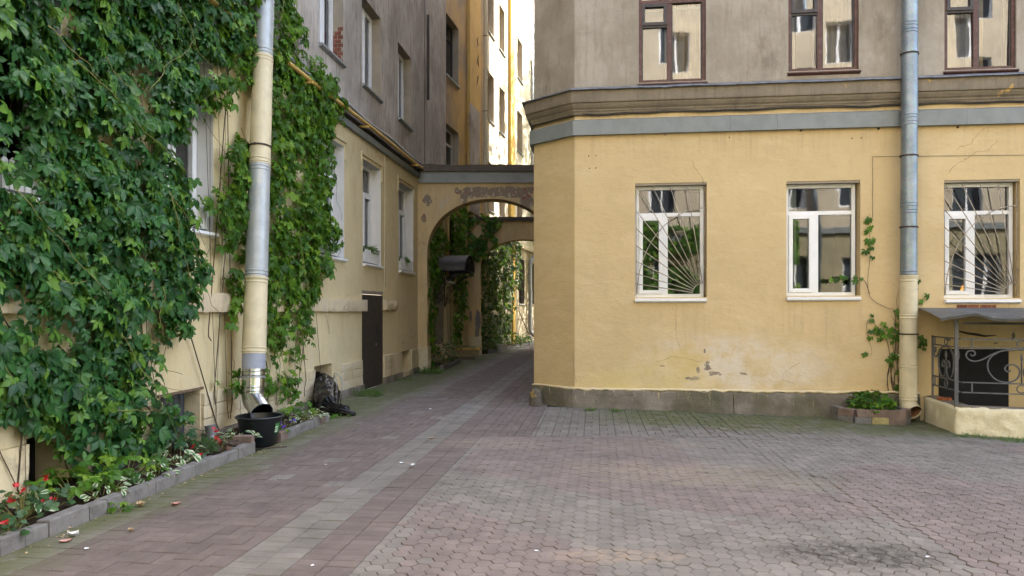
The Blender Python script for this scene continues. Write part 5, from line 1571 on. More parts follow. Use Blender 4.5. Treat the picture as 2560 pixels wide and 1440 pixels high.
for i in range(nu + 1):
    for j in range(nv + 1):
        f, g = i / nu, j / nv
        A = WR.p(6.33 + f * 3.2, 1.635, 0.01); B_ = V(5.90 + f * 3.4, 9.90 - 0.345 / 0.93 * f * 3.4 * 0.9, 1.50)
        p = A.lerp(B_, g)
        p.z += g * (0.018 * math.sin(f * 21) + 0.03 * noise.noise(V(f * 9, g * 2, 1))) + 0.05 * math.sin(g * math.pi) * 0.2 + (0.05 * max(0, 1 - abs(f - 0.115) / 0.06) * g)
        if i == 0: p.z -= 0.02 * g
        vs.append(p)
fs = [(i * (nv + 1) + j, (i + 1) * (nv + 1) + j, (i + 1) * (nv + 1) + j + 1, i * (nv + 1) + j + 1) for i in range(nu) for j in range(nv)]
b = len(vs)
vs += [vs[i * (nv + 1) + nv] + V(0, 0.01, -0.035 - 0.02 * noise.noise(V(i * 0.7, 2, 2))) for i in range(nu + 1)]
fs += [(i * (nv + 1) + nv, (i + 1) * (nv + 1) + nv, b + i + 1, b + i) for i in range(nu)]
mb.add(vs, fs); sh = mb.build('sheet', MAT['awning'], AW, smooth=50)
mb = MB(); mb.obox(F_S2.p(0.10, 1.40, -0.12), d2 * 3.0, V(0, 0, 0.03), F_S2.n * 0.03); mb.build('beam', MAT['black_iron'], AW)
mb = MB(); mb.obox(F_S2.p(0.01, 0.24, -0.14), d2 * 0.045, V(0, 0, 1.22), F_S2.n * 0.045); mb.build('post', MAT['grey_iron'], AW)
mb = MB(); mb.lathe(F_S1.p(0.55, 0.275, -0.10), [(0.0, 0.0), (0.09, 0.0), (0.10, 0.03), (0.095, 0.035), (0.0, 0.03)], 16)
bowl = mb.build('dish', simple('painted_dish', (0.42, 0.12, 0.04), 0.5, 0, 0.7, 18, 0, dirt=(0.45, 0.30, 0.08)), smooth=40); tag(bowl, 'small red and yellow dish on the low wall behind the railing', 'dish')

# brick planter by the facade
def brick_planter():
    c = WR.p(WR.px(2195, 1040, 0.35)[0], 0, 0)
    t = thing('brick_planter', 'small planter of loose bricks by the zinc downpipe foot', 'planter', WR.p(5.6, -0.1, 0.3))
    sc = WR.px(2196, 1045, 0.55)[0]
    g = -0.115
    rot = math.atan2(-0.115, 1)
    r = random.Random(4)
    def brick(s, o, z, a, mat):
        p = WR.p(s, z, o); m = MB(); m.cbox((p.x, p.y, z), 0.232, 0.10, 0.112, 0.006, rot + a, 0.003); m.build('brick', MAT[mat], t)
    for lv, z in ((0, g), (1, g + 0.114)):
        brick(sc - 0.24 + 0.03 * lv, 0.58, z, 0.0, 'kerb_red' if lv else 'kerb'); brick(sc + 0.0 + 0.03 * lv, 0.58 - 0.01 * lv, z, 0.02, 'kerb_red' if lv else 'kerb_yellow'); brick(sc + 0.24 - 0.0 * lv, 0.575, z, -0.03, 'kerb_red')
        brick(sc - 0.42, 0.46, z, -0.9, 'kerb_red' if lv else 'kerb'); brick(sc - 0.48, 0.24, z, -1.45, 'kerb')
        brick(sc + 0.41, 0.46, z, 0.9, 'kerb_red' if lv else 'kerb'); brick(sc + 0.47, 0.24, z, 1.5, 'kerb')
    m = MB(); m.rough(WR, sc - 0.44, sc + 0.43, -0.2, 0.03, 0.08, 0.52, 0.06, 0.015, 3); m.build('soil', MAT['soil'], t, smooth=True)
    return sc
PLS = brick_planter()
# guard stone at the corner
gp = V(0.40, 12.08, 0)
mb = MB()
prof = [(0.115, -0.03), (0.112, 0.06), (0.105, 0.15), (0.095, 0.22), (0.075, 0.265), (0.04, 0.285), (0.0, 0.29)]
mb.lathe(gp, prof, 20)
for i, v in enumerate(mb.v):
    d = noise.noise(V(*v) * 9) * 0.012; mb.v[i] = (v[0] + d, v[1] + d * 0.7, v[2] + d * 0.4)
tag(mb.build('guard_stone', MAT['guard'], smooth=True), 'short rounded guard stone with yellow paint at the house corner', 'bollard')

# ------------------------------------------------------------------ inside the right-hand window
s0, s1, z0, z1 = LOWW[2]
m = MB(); m.fbox(WR, s0 - 0.1, s1 + 0.1, z0 - 0.06, z0 - 0.02, -0.95, -0.27); m.build('window_board', MAT['white_pvc'], RH)
ls, lz = WR.px(2415, 712, -0.5); lb = WR.p(ls, z0 - 0.02, -0.5)
LMP = thing('table_lamp', 'small lit orange table lamp behind the barred window at the right', 'lamp', lb)
mb = MB(); mb.lathe(lb, [(0, 0), (0.05, 0), (0.05, 0.01), (0.012, 0.03), (0.018, 0.08), (0.01, 0.14), (0, 0.14)], 16); mb.build('base', MAT['rust'], LMP, smooth=True)
g = G('glowing_lampshade'); g.fin((0.8, 0.35, 0.06), 0.8); g.b.inputs['Emission Color'].default_value = (1.0, 0.36, 0.05, 1); g.b.inputs['Emission Strength'].default_value = 0.32
mb = MB(); mb.lathe(lb, [(0.085, 0.13), (0.055, 0.235)], 20); mb.build('shade', g.m, LMP, smooth=True)
jb = WR.p(WR.px(2374, 730, -0.42)[0], z0 - 0.02, -0.42)
mb = MB(); mb.lathe(jb, [(0, 0), (0.05, 0), (0.075, 0.05), (0.07, 0.10), (0.04, 0.13), (0.03, 0.17), (0.04, 0.20), (0.035, 0.20), (0.0, 0.16)], 20); mb.tube(crom([tuple(jb + V(0.07, 0, 0.05)), tuple(jb + V(0.13, 0, 0.10)), tuple(jb + V(0.06, 0, 0.14))], 6), 0.008, 6)
tag(mb.build('jug', MAT['ceramic'], smooth=True), 'white jug standing behind the barred window at the right', 'jug')

# ------------------------------------------------------------------ in the lane
cy_, cw, cp = 20.85, 1.35, 0.92
CP = thing('door_canopy', 'black wrought-iron barrel canopy on the wall beyond the near arch', 'canopy', WL.p(cy_, 2.6))
mb = MB(); n = 18; vs = []; fs = []
for i in range(n + 1):
    a = math.pi * i / n
    for o in (0.02, cp): vs.append(WL.p(cy_ - cw / 2 * math.cos(a), 2.72 + 0.45 * math.sin(a) ** 0.8, o))
for i in range(n): fs.append((2 * i, 2 * i + 1, 2 * i + 3, 2 * i + 2))
mb.add(vs, fs); mb.build('barrel_roof', simple('dark_canopy_sheet', (0.07, 0.065, 0.062), 0.4, 0.3, 0.3, 5, 0.1), CP, smooth=True)
mb = MB()
for o in (0.06, cp):
    mb.tube([WL.p(cy_ - cw / 2 * math.cos(math.pi * i / 18), 2.72 + 0.45 * math.sin(math.pi * i / 18) ** 0.8, o) for i in range(19)], 0.02, 6)
mb.build('hoop', MAT['black_iron'], CP, smooth=True)
mb = MB()
for s in (cy_ - cw / 2, cy_ + cw / 2): mb.tube([WL.p(s, 2.70, 0.0), WL.p(s, 2.70, cp)], 0.02, 6)
mb.tube([WL.p(cy_ - cw / 2, 2.70, cp), WL.p(cy_ + cw / 2, 2.70, cp)], 0.02, 6); mb.build('frame', MAT['black_iron'], CP, smooth=True)
mb = MB(); 
for s in np.linspace(cy_ - cw / 2 + 0.1, cy_ + cw / 2 - 0.1, 7):
    a = math.acos(max(-1, min(1, (cy_ - s) / (cw / 2)))); mb.tube([WL.p(s, 2.70, cp), WL.p(s, 2.72 + 0.45 * math.sin(a) ** 0.8, cp)], 0.009, 5)
for k in (-1, 1): mb.tube([WL.p(cy_ + k * (0.22 - 0.15 * t / 12) * math.cos(t * 0.8) , 2.9 + 0.13 * math.sin(t * 0.8), cp) for t in range(16)], 0.009, 5)
mb.build('front_ornament', MAT['black_iron'], CP, smooth=True)
for s in (cy_ - cw / 2, cy_ + cw / 2):
    m = MB()
    m.tube([WL.p(s, 2.69, 0.03), WL.p(s, 1.68, 0.03)], 0.018, 6)
    m.tube(crom([tuple(WL.p(s, z, o)) for (z, o) in ((1.72, 0.05), (1.95, 0.12), (2.25, 0.30), (2.50, 0.55), (2.64, 0.86))], 6), 0.016, 6)
    m.tube(crom([tuple(WL.p(s, z, o)) for (z, o) in ((1.90, 0.06), (2.2, 0.18), (2.45, 0.42), (2.60, 0.70))], 6), 0.012, 6)
    for (cz, co, r0) in ((2.52, 0.28, 0.10), (2.58, 0.66, 0.07), (1.86, 0.16, 0.09), (2.2, 0.45, 0.06)):
        m.tube([WL.p(s, cz + r0 * (1 - t / 22) * math.sin(t * 0.62), co + r0 * (1 - t / 22) * math.cos(t * 0.62)) for t in range(19)], 0.010, 5)
    m.build('bracket', MAT['black_iron'], CP, smooth=True)
mb = MB(); mb.fbox(WL, 20.3, 21.4, 0.0, 2.3, 0, 0.02); mb.build('door', MAT['door_brown'], LH)
for (a, b) in ((21.85, 22.85),):
    m = MB(); m.fbox(WL, a, b, 2.5, 4.45, 0.0, 0.01); w = m.build('window', MAT['dark_void'], LH)
    m = MB(); bars(m, WL, a, b, 2.5, 4.45, 0.06, 0.01, 0.03)
    for i in range(1, 7): m.tube([WL.p(a + (b - a) * i / 7, 2.5, 0.06), WL.p(a + (b - a) * i / 7, 4.45, 0.06)], 0.012, 5)
    for z in (2.7, 3.2, 3.7, 4.2): m.tube([WL.p(a, z, 0.06), WL.p(b, z, 0.06)], 0.012, 5)
    attach(m.build('window_grille', MAT['black_iron']), w)
    sill(w, WL, a, b, 2.5, 0.0, 0.1, 'white_pvc')
G2 = thing('gas_pipe', 'short yellow gas pipe below the creeper inside the near arch', 'pipe', WL.p(20, 4.6, 0.1))
mb = MB(); mb.tube([WL.p(19.15, 4.80, 0.16), WL.p(23.4, 4.62, 0.16)], 0.05, 10); mb.build('pipe', MAT['gas_yellow'], G2, smooth=True)
mb = MB(); mb.tube([WL.p(21.5, 4.6, 0.12), WL.p(21.5, 2.6, 0.12)], 0.06, 10); mb.build('riser', MAT['gas_yellow'], G2, smooth=True)
# yellow planter with moulded side
pc = V(-1.62, 23.35, 0)
YP = thing('concrete_planter', 'yellow rimmed concrete planter with moulded side beyond the near arch', 'planter', pc)
mb = MB(); mb.cbox((pc.x, pc.y, 0.10), 1.12, 0.55, 0.22, 0.01, 0.05); mb.build('trough', MAT['planter_side'], YP)
for (dx, dy, sx, sy) in ((0, -0.27, 1.2, 0.08), (0, 0.27, 1.2, 0.08), (-0.56, 0, 0.08, 0.46), (0.56, 0, 0.08, 0.46)):
    m = MB(); m.cbox((pc.x + dx, pc.y + dy, 0.315), sx, sy, 0.07, 0.012, 0.05 * 0); m.build('rim', MAT['yellow_planter'], YP)
mb = MB(); mb.cbox((pc.x, pc.y, -0.02), 0.8, 0.38, 0.14, 0.01, 0.05); mb.build('foot', MAT['plinth'], YP)
mb = MB(); mb.cbox((pc.x, pc.y, 0.30), 1.0, 0.45, 0.05, 0.01); mb.build('soil', MAT['soil'], YP)
rp_ = pc + V(-0.35, -0.15, 0.38)
# flower-bed edging further down the lane
ang = math.atan2(E1[1], E1[0])
def far_bed(label, s0, s1, fr, out):
    t = thing('flower_bed', label, 'flower bed', fr.p((s0 + s1) / 2, 0, out))
    m = MB(); m.rough(fr, s0, s1, -0.05, 0.09, 0, out - 0.05, 0.15, 0.02, s0); m.build('soil', MAT['soil'], t, smooth=True)
    s = s0; r = random.Random(int(s0))
    while s < s1 - 0.1:
        m = MB(); p = fr.p(s + 0.12, 0, out); m.cbox((p.x, p.y, ground_z(p.x, p.y) - 0.03), 0.235, 0.1, 0.15 + r.uniform(-0.02, 0.02), 0.008, math.atan2(fr.d.y, fr.d.x) + r.gauss(0, 0.05), 0.004); m.build('edging_brick', MAT['kerb'], t); s += 0.245
far_bed('narrow flower bed at the wall just inside the near arch', 19.25, 21.6, WL, 0.45)
far_bed('narrow flower bed at the foot of the sunlit creeper', 26.3, 34.5, WU, 0.42)
def pot(p, r, h, label, mat='pot'):
    t = MB(); t.lathe(p, [(0, 0), (r * 0.75, 0), (r, h), (r * 1.08, h), (r * 1.08, h * 0.9), (r * 0.96, h * 0.88), (0, h * 0.86)], 18)
    o = t.build('flower_pot', MAT[mat], smooth=40); tag(o, label, 'flower pot'); return o
pot(WU.p(27.0, 0.0, 0.72), 0.17, 0.32, 'grey flower pot beside the far arch pier', 'pot')
pot(WU.p(36.0, 0.0, 0.75), 0.26, 0.42, 'pale pot under the white zinc downpipe')
# shovel leaning against the wall
SHV = thing('shovel', 'shovel leaning on the pale wall near the end of the lane', 'shovel', WU.p(33.7, 0.0, 0.62))
mb = MB(); mb.tube([WU.p(33.7, 0.35, 0.5), WU.p(33.3, 1.55, 0.06)], 0.022, 8); mb.build('handle', MAT['wood'], SHV, smooth=True)
mb = MB(); A, B_, u = WU.p(33.72, 0.40, 0.5), WU.p(33.82, 0.03, 0.66), WU.d
mb.add([A - u * 0.12, A + u * 0.12, B_ + u * 0.11, B_ + u * 0.0 - V(0, 0, 0.02), B_ - u * 0.11], [(0, 1, 2, 3, 4)]); mb.build('blade', MAT['black_iron'], SHV)
# bicycle at the bend
bcx = V(1.20, 36.2, 0)
BI = thing('bicycle', 'dark bicycle half hidden by the house corner at the end of the lane', 'bicycle', bcx)
for dx in (0, 1.02):
    m = MB(); c = bcx + V(dx, 0.2 * dx, 0.34)
    m.tube([c + V(0.33 * math.cos(a), 0.065 * math.cos(a), 0.33 * math.sin(a)) for a in np.linspace(0, 2 * math.pi, 33)[:-1]], 0.02, 6, closed=True); w = m.build('wheel', MAT['black_rubber'], BI, smooth=True)
    m = MB()
    for k in range(8):
        a = k * math.pi / 8; e = V(0.32 * math.cos(a), 0.065 * math.cos(a), 0.32 * math.sin(a)); m.tube([c - e, c + e], 0.004, 4)
    attach(m.build('spokes', MAT['old_zinc']), w)
m = MB(); q = lambda x, z: bcx + V(x, 0.2 * x, z)
for a, b in (((0, 0.34), (0.1, 0.85)), ((0.1, 0.8), (0.65, 0.85)), ((0.12, 0.72), (0.5, 0.34)), ((0.5, 0.34), (0.66, 0.92)), ((0.5, 0.34), (1.02, 0.34)), ((1.02, 0.34), (0.64, 0.82)), ((0.1, 0.85), (0.12, 0.98))): m.tube([q(*a), q(*b)], 0.018, 6)
m.build('frame', MAT['black_iron'], BI, smooth=True)
m = MB(); m.tube([q(0.12, 0.98) + V(0.05, -0.28, 0), q(0.12, 1.0), q(0.12, 0.98) + V(-0.05, 0.28, 0)], 0.015, 6); m.build('handlebar', MAT['black_iron'], BI, smooth=True)
m = MB(); m.lathe(q(0.67, 0.93), [(0, 0), (0.10, 0.01), (0.09, 0.05), (0, 0.06)], 14); m.build('saddle', MAT['black_rubber'], BI, smooth=True)

# ------------------------------------------------------------------ litter
def scrap(name, label, x, y, mat, size, cat='litter', curl=0.3):
    p = gpx(x, y) + V(0, 0, 0.004)
    r = random.Random(int(x)); a = r.uniform(0, 6.28)
    m = MB(); n = 5; vs = []
    for i in range(n + 1):
        t = i / n; w = math.sin(math.pi * min(1, t * 0.92 + 0.06)) * 0.42
        for sgn in (-1, 0, 1):
            lx, ly = (t - 0.5) * size, sgn * w * size
            vs.append(p + V(lx * math.cos(a) - ly * math.sin(a), lx * math.sin(a) + ly * math.cos(a), size * curl * (abs(sgn) * 0.5 + (t - 0.5) ** 2)))
    m.add(vs, [(i * 3 + j, i * 3 + j + 1, (i + 1) * 3 + j + 1, (i + 1) * 3 + j) for i in range(n) for j in (0, 1)])
    tag(m.build(name, MAT[mat], smooth=True), label, cat)
scrap('fallen_leaf', 'pink fallen leaf lying beside the torn wrapper', 164, 1356, 'pink_leaf', 0.075)
scrap('wrapper', 'torn black and white wrapper near the flower bed edging', 183, 1343, 'paper', 0.07, 'wrapper', 0.8)
scrap('fallen_leaf', 'curled tan leaf lying below the long flower bed', 352, 1267, 'tan_leaf', 0.09, 'fallen leaf', 0.6)
scrap('fallen_leaf', 'pinkish curled leaf on the bricks right of the tan one', 440, 1265, 'pink_leaf', 0.07, 'fallen leaf', 0.6)
scrap('fallen_leaf', 'brown dry leaf alone on the red bricks', 327, 1330, 'tan_leaf', 0.05, 'fallen leaf', 0.7)
scrap('pebble_scrap', 'white crumb lying left of the brown dry leaf', 217, 1374, 'paper', 0.035, 'litter')
scrap('paper_scrap', 'white scrap on the upper grey brick strip', 1004, 1159, 'paper', 0.05)
scrap('paper_scrap', 'bent white scrap at the edge of the grey strip', 1031, 1168, 'paper', 0.06, 'litter', 0.7)
scrap('paper_scrap', 'white scrap on the lower red brick strip', 781, 1416, 'paper', 0.03)
scrap('paper_scrap', 'white scrap among the red hexagons at the bottom', 1341, 1379, 'paper', 0.03)
scrap('paper_scrap', 'white scrap left of the grey strip under the bucket', 814, 1163, 'paper', 0.03)
scrap('fallen_leaf', 'small dry leaf on the far grey strip', 1080, 1097, 'tan_leaf', 0.07, 'fallen leaf')
scrap('paper_scrap', 'white scrap by the oily patch at the right', 2319, 1395, 'paper', 0.035)
scrap('paper_scrap', 'white scrap on the alley bricks below the arch', 1076, 1024, 'paper', 0.06)
mb = MB(); p = gpx(690, 1122); mb.tube([p + V(-0.10, -0.03, 0.012), p + V(0.0, 0.0, 0.02), p + V(0.10, 0.07, 0.012)], 0.009, 6); tag(mb.build('twig', MAT['stem']), 'short dark twig beside the bucket foot', 'twig')

# ------------------------------------------------------------------ leaves
def leaflet(L, W, rows, off=(0, 0), ang=0.0, droop=0.25, fold=0.25, rnd=None, serr=0.0):
    """one pointed leaflet along +Y turned by ang; returns verts, faces, uvs"""
    hw = lambda t: W * (math.sin(math.pi * t ** 1.22) ** 0.85)
    vs, uv = [(0, 0, 0)], [(0.5, 0)]
    for i in range(1, rows):
        t = i / rows; w = hw(t) * (1 + (rnd.uniform(-serr, serr) if rnd else 0)); z = -droop * L * t * t
        vs += [(-w, L * t - 0.06 * L * (i % 2) * (1 if serr else 0), z + fold * w), (0, L * t, z), (w, L * t - 0.06 * L * ((i + 1) % 2) * (1 if serr else 0), z + fold * w)]
        uv += [(0, t), (0.5, t), (1, t)]
    vs.append((0, L, -droop * L)); uv.append((0.5, 1))
    n = len(vs)
    fs = [(0, 2, 1), (0, 3, 2)]
    for i in range(rows - 2):
        b = 1 + i * 3
        fs += [(b, b + 1, b + 4, b + 3), (b + 1, b + 2, b + 5, b + 4)]
    b = n - 4
    fs += [(b, b + 1, n - 1), (b + 1, b + 2, n - 1)]
    ca, sa = math.cos(ang), math.sin(ang)
    vs = [(x * ca + y * sa + off[0], -x * sa + y * ca + off[1], z) for (x, y, z) in vs]
    return vs, fs, uv

def template(kind, rnd, rows=4):
    V_, F_, U_ = [], [], []
    def addl(l):
        b = len(V_); V_.extend(l[0]); F_.extend([tuple(i + b for i in f) for f in l[1]]); U_.extend(l[2])
    if kind == 'palm':
        for a, k in ((-1.75, 0.62), (-0.85, 0.90), (0.0, 1.0), (0.85, 0.90), (1.75, 0.62)):
            k *= rnd.uniform(0.88, 1.1); a += rnd.uniform(-0.12, 0.12)
            addl(leaflet(k, 0.25 * k, rows, (0.04 * math.sin(a), 0.04 * math.cos(a)), a, rnd.uniform(0.1, 0.45), rnd.uniform(0.1, 0.45), rnd, 0.10))
    elif kind == 'ovate':
        addl(leaflet(1.0, 0.33, rows, (0, 0), 0, rnd.uniform(0.1, 0.4), rnd.uniform(0.05, 0.3), rnd, 0.05))
    elif kind == 'round':
        addl(leaflet(1.0, 0.50, rows, (0, 0), 0, rnd.uniform(0.1, 0.3), rnd.uniform(0.05, 0.2), rnd, 0.03))
    elif kind == 'blade':
        addl(leaflet(1.0, 0.035, rows, (0, 0), 0, rnd.uniform(0.2, 0.7), 0.1))
    elif kind == 'petal':
        for k in range(5):
            a = k * 2 * math.pi / 5 + rnd.uniform(-0.2, 0.2); addl(leaflet(0.55, 0.26, 4, (0, 0), a, rnd.uniform(-0.4, 0.1), 0.1))
    if kind in ('palm',):
        b = len(V_); V_.extend([(-0.012, 0, 0), (0.012, 0, 0), (0.012, -0.55, -0.35), (-0.012, -0.55, -0.35)]); F_.append((b, b + 1, b + 2, b + 3)); U_.extend([(0.5, 0)] * 4)
    return np.array(V_, float), F_, np.array(U_, float)
TPL = {}
for kind in ('palm', 'ovate', 'round', 'blade', 'petal'):
    rn = random.Random(5); TPL[kind] = [template(kind, rn) for _ in range(5)]
TPL_HI = [template('palm', random.Random(50 + k), 6) for k in range(6)]

def basis(y, n):
    """matrix whose columns are x, y (tip), z (normal)"""
    z = n - y * n.dot(y)
    if z.length < 1e-4: z = y.orthogonal()
    z.normalize(); x = y.cross(z)
    return x, y, z

def leaf_cloud(name, mat, leaves, kind, parent=None, tpl=None):
    """leaves: list of (pos, tip dir, normal, size, rnd) joined to one mesh"""
    T = tpl or TPL[kind]
    VV, FF, UV, RN = [], [], [], []
    b = 0
    r = random.Random(len(leaves))
    for (p, y, n, s, rn) in leaves:
        v, f, u = T[r.randrange(len(T))]
        x, y, z = basis(y, n)
        M = np.array([[x.x, y.x, z.x], [x.y, y.y, z.y], [x.z, y.z, z.z]]) * s
        VV.append(v @ M.T + np.array([p.x, p.y, p.z]))
        FF.extend([tuple(i + b for i in q) for q in f]); RN.extend([rn] * len(f)); UV.append(u)
        b += len(v)
    VV = np.concatenate(VV); UV = np.concatenate(UV)
    me = bpy.data.meshes.new(name); me.from_pydata(VV.tolist(), [], FF)
    at = me.attributes.new('rnd', 'FLOAT', 'FACE'); at.data.foreach_set('value', RN)
    ul = me.uv_layers.new(name='UVMap')
    li = np.empty(len(me.loops), np.int32); me.loops.foreach_get('vertex_index', li)
    ul.data.foreach_set('uv', UV[li].ravel())
    me.shade_smooth()
    me.materials.append(MAT[mat])
    o = bpy.data.objects.new(name, me); COL.objects.link(o)
    if parent: attach(o, parent)
    return o
LEAF_ME = {}
def leaf_object(name, mat, leaf, k, parent):
    key = (mat, k % len(TPL_HI))
    if key not in LEAF_ME:
        v, f, u = TPL_HI[k % len(TPL_HI)]
        me = bpy.data.meshes.new(name); me.from_pydata(v.tolist(), [], f)
        ul = me.uv_layers.new(name='UVMap'); li = np.empty(len(me.loops), np.int32); me.loops.foreach_get('vertex_index', li); ul.data.foreach_set('uv', u[li].ravel())
        me.shade_smooth(); me.materials.append(MAT[mat]); LEAF_ME[key] = me
    p, y, n, s, rn = leaf
    x, y, z = basis(y, n)
    o = bpy.data.objects.new(name, LEAF_ME[key]); COL.objects.link(o)
    o.matrix_world = Matrix(((x.x * s, y.x * s, z.x * s, p.x), (x.y * s, y.y * s, z.y * s, p.y), (x.z * s, y.z * s, z.z * s, p.z), (0, 0, 0, 1)))
    attach(o, parent)
    return o

def vine(label, fr, polys, n, mat, thick, size, stems, seed, singles=300, off0=0.02, dens=None, base=None, holes=(), gap=-0.18, stemr=0.009):
    """a creeper on a wall: polys are outlines in photograph pixels mapped on the wall"""
    r = random.Random(seed)
    base = base or fr.p(fr.px(*polys[0][0])[0], 0, 0.2)
    t = thing('climbing_creeper', label, 'climbing plant', base)
    P = [[fr.px(x, y, thick * 0.6) for (x, y) in pl] for pl in polys]
    Hh = [[fr.px(x, y, thick * 0.6) for (x, y) in pl] for pl in holes]
    smin = min(p[0] for q in P for p in q); smax = max(p[0] for q in P for p in q); zmin = min(p[1] for q in P for p in q); zmax = max(p[1] for q in P for p in q)
    L = []
    tries = 0
    up = V(0, 0, 1)
    while len(L) < n and tries < n * 60:
        tries += 1
        s, z = r.uniform(smin, smax), r.uniform(zmin, zmax)
        q = V(s * 2.6, z * 2.6, seed)
        ws, wz = s + 0.20 * noise.noise(q) + 0.11 * noise.noise(q * 3.1), z + 0.16 * noise.noise(q + V(5, 5, 5)) + 0.07 * noise.noise(q * 3.1 + V(1, 2, 3))
        if not any(inpoly(ws, wz, pl) for pl in P): continue
        if any(inpoly(ws, wz, pl) for pl in Hh) and r.random() < 0.93: continue
        cl = noise.noise(V(s * 1.7, z * 1.7, seed + 9))
        if cl < gap and r.random() < 0.75: continue
        if dens and r.random() > dens(s, z): continue
        T = thick * (0.62 + 0.5 * noise.noise(V(s * 2.2, z * 2.2, seed + 3)) + 0.25 * noise.noise(V(s * 6, z * 6, seed)))
        f = r.random() ** 0.55
        o = off0 + max(0.03, T) * f
        nrm = fr.n * r.uniform(0.3, 1.0) + up * r.uniform(-0.05, 0.95) + fr.d * r.gauss(0, 0.5)
        nrm.normalize()
        tip = V(0, 0, -1) * r.uniform(0.6, 1.2) + fr.n * r.uniform(0.0, 0.7) + fr.d * r.gauss(0.25, 0.7)
        tip.normalize()
        sz = size * min(1.35, max(0.4, r.gauss(0.88, 0.24))) * (0.85 + 0.25 * f)
        rn = r.random() * 0.86 if r.random() > 0.06 else r.uniform(0.86, 1.0)
        L.append((fr.p(s, z, o), tip, nrm, sz, rn, f))
    # the ones that show largest stand forward and close to the camera
    key = lambda l: -(l[3] / max(1.0, l[0].y)) * (l[5] ** 3)
    L.sort(key=key)
    k = 0; rest = []
    for l in L:
        x, y = topx(l[0])
        if k < singles and -30 < x < 2590 and -30 < y < 1470: leaf_object('leaf', mat, l[:5], r.randrange(6), t); k += 1
        else: rest.append(l[:5])
    if rest: tag(leaf_cloud('foliage', mat, rest, 'palm', t), kind='stuff')
    mb = MB()
    for i in range(stems):
        pl = P[r.randrange(len(P))]
        s = r.uniform(smin + 0.2, smax - 0.1); z = zmin if r.random() < 0.7 else r.uniform(zmin, zmax); pts = []
        dz = 0.11; ph = r.uniform(0, 9)
        for j in range(60):
            o = off0 + 0.03 + 0.05 * abs(noise.noise(V(s * 3, z * 3, i)))
            if inpoly(s, z, pl) or j < 3: pts.append(fr.p(s, z, o))
            elif len(pts) > 3: break
            s += 0.16 * noise.noise(V(z * 1.5, i * 3.3, seed)) + r.gauss(0, 0.022); z += dz * r.uniform(0.5, 1.2)
        if len(pts) > 3:
            rr_ = stemr * r.uniform(0.3, 0.95); mb.tube(pts, [rr_ * (1 - 0.6 * q / len(pts)) for q in range(len(pts))], 5)
    # thin runners and tendrils
    for i in range(stems):
        pl = P[r.randrange(len(P))]; a = pl[r.randrange(len(pl))]
        s, z = a; pts = []
        ds, dz = r.gauss(0, 0.05), -abs(r.gauss(0.03, 0.03))
        for j in range(10):
            pts.append(fr.p(s, z, off0 + thick * 0.4 + 0.02 * j * noise.noise(V(i, j * 0.3, 3)))); s += ds + r.gauss(0, 0.015); z += dz
        mb.tube(pts, 0.0028, 4)
    if mb.v: mb.build('stems', MAT['stem'], t, smooth=True)['kind'] = 'stuff'
    # pale young shoots lying over the leaves
    mb = MB()
    for i in range(stems):
        s, z = r.uniform(smin, smax), r.uniform(zmin + 0.5, zmax); ds, dz = r.gauss(0.06, 0.05), r.gauss(-0.03, 0.06); pts = []
        for j in range(14):
            if not any(inpoly(s, z, pl) for pl in P): break
            pts.append(fr.p(s, z, off0 + thick * (0.82 + 0.22 * noise.noise(V(s * 3, z * 3, i))))); s += ds + r.gauss(0, 0.012); z += dz + r.gauss(0, 0.012)
        if len(pts) > 4: mb.tube(pts, [0.0042 * (1 - 0.5 * q / len(pts)) for q in range(len(pts))], 5)
    if mb.v: mb.build('young_shoots', MAT['young_stem'], t, smooth=True)['kind'] = 'stuff'
    return t

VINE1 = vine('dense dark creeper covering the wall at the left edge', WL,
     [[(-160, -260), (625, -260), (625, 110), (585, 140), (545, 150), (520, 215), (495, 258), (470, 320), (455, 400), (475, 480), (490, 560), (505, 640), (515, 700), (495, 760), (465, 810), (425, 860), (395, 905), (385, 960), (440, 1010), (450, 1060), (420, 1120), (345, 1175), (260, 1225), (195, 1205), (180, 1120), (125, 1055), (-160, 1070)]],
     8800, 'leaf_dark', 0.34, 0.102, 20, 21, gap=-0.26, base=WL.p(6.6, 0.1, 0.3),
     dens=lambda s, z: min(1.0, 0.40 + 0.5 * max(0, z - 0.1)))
VINE2 = vine('bright green creeper hanging right of the wide downpipe', WL,
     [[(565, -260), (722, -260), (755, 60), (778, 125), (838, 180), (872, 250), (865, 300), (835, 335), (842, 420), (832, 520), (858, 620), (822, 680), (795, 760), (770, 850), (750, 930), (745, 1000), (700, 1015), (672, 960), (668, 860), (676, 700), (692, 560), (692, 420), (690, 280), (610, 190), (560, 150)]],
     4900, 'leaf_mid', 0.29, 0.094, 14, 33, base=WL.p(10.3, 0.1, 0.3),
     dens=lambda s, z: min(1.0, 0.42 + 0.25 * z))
VINE3 = vine('thin creeper strands climbing just left of the wide downpipe', WL,
     [[(565, 335), (610, 320), (640, 370), (645, 470), (668, 560), (655, 640), (595, 665), (572, 600), (540, 545), (548, 420)], [(585, 690), (618, 690), (610, 760), (600, 850), (585, 850), (592, 760)], [(575, 930), (605, 925), (608, 1000), (580, 1000)], [(505, 180), (600, 170), (580, 270), (535, 310), (515, 290)]],
     520, 'leaf_mid', 0.30, 0.105, 7, 45, base=WL.p(9.2, 0.1, 0.3))
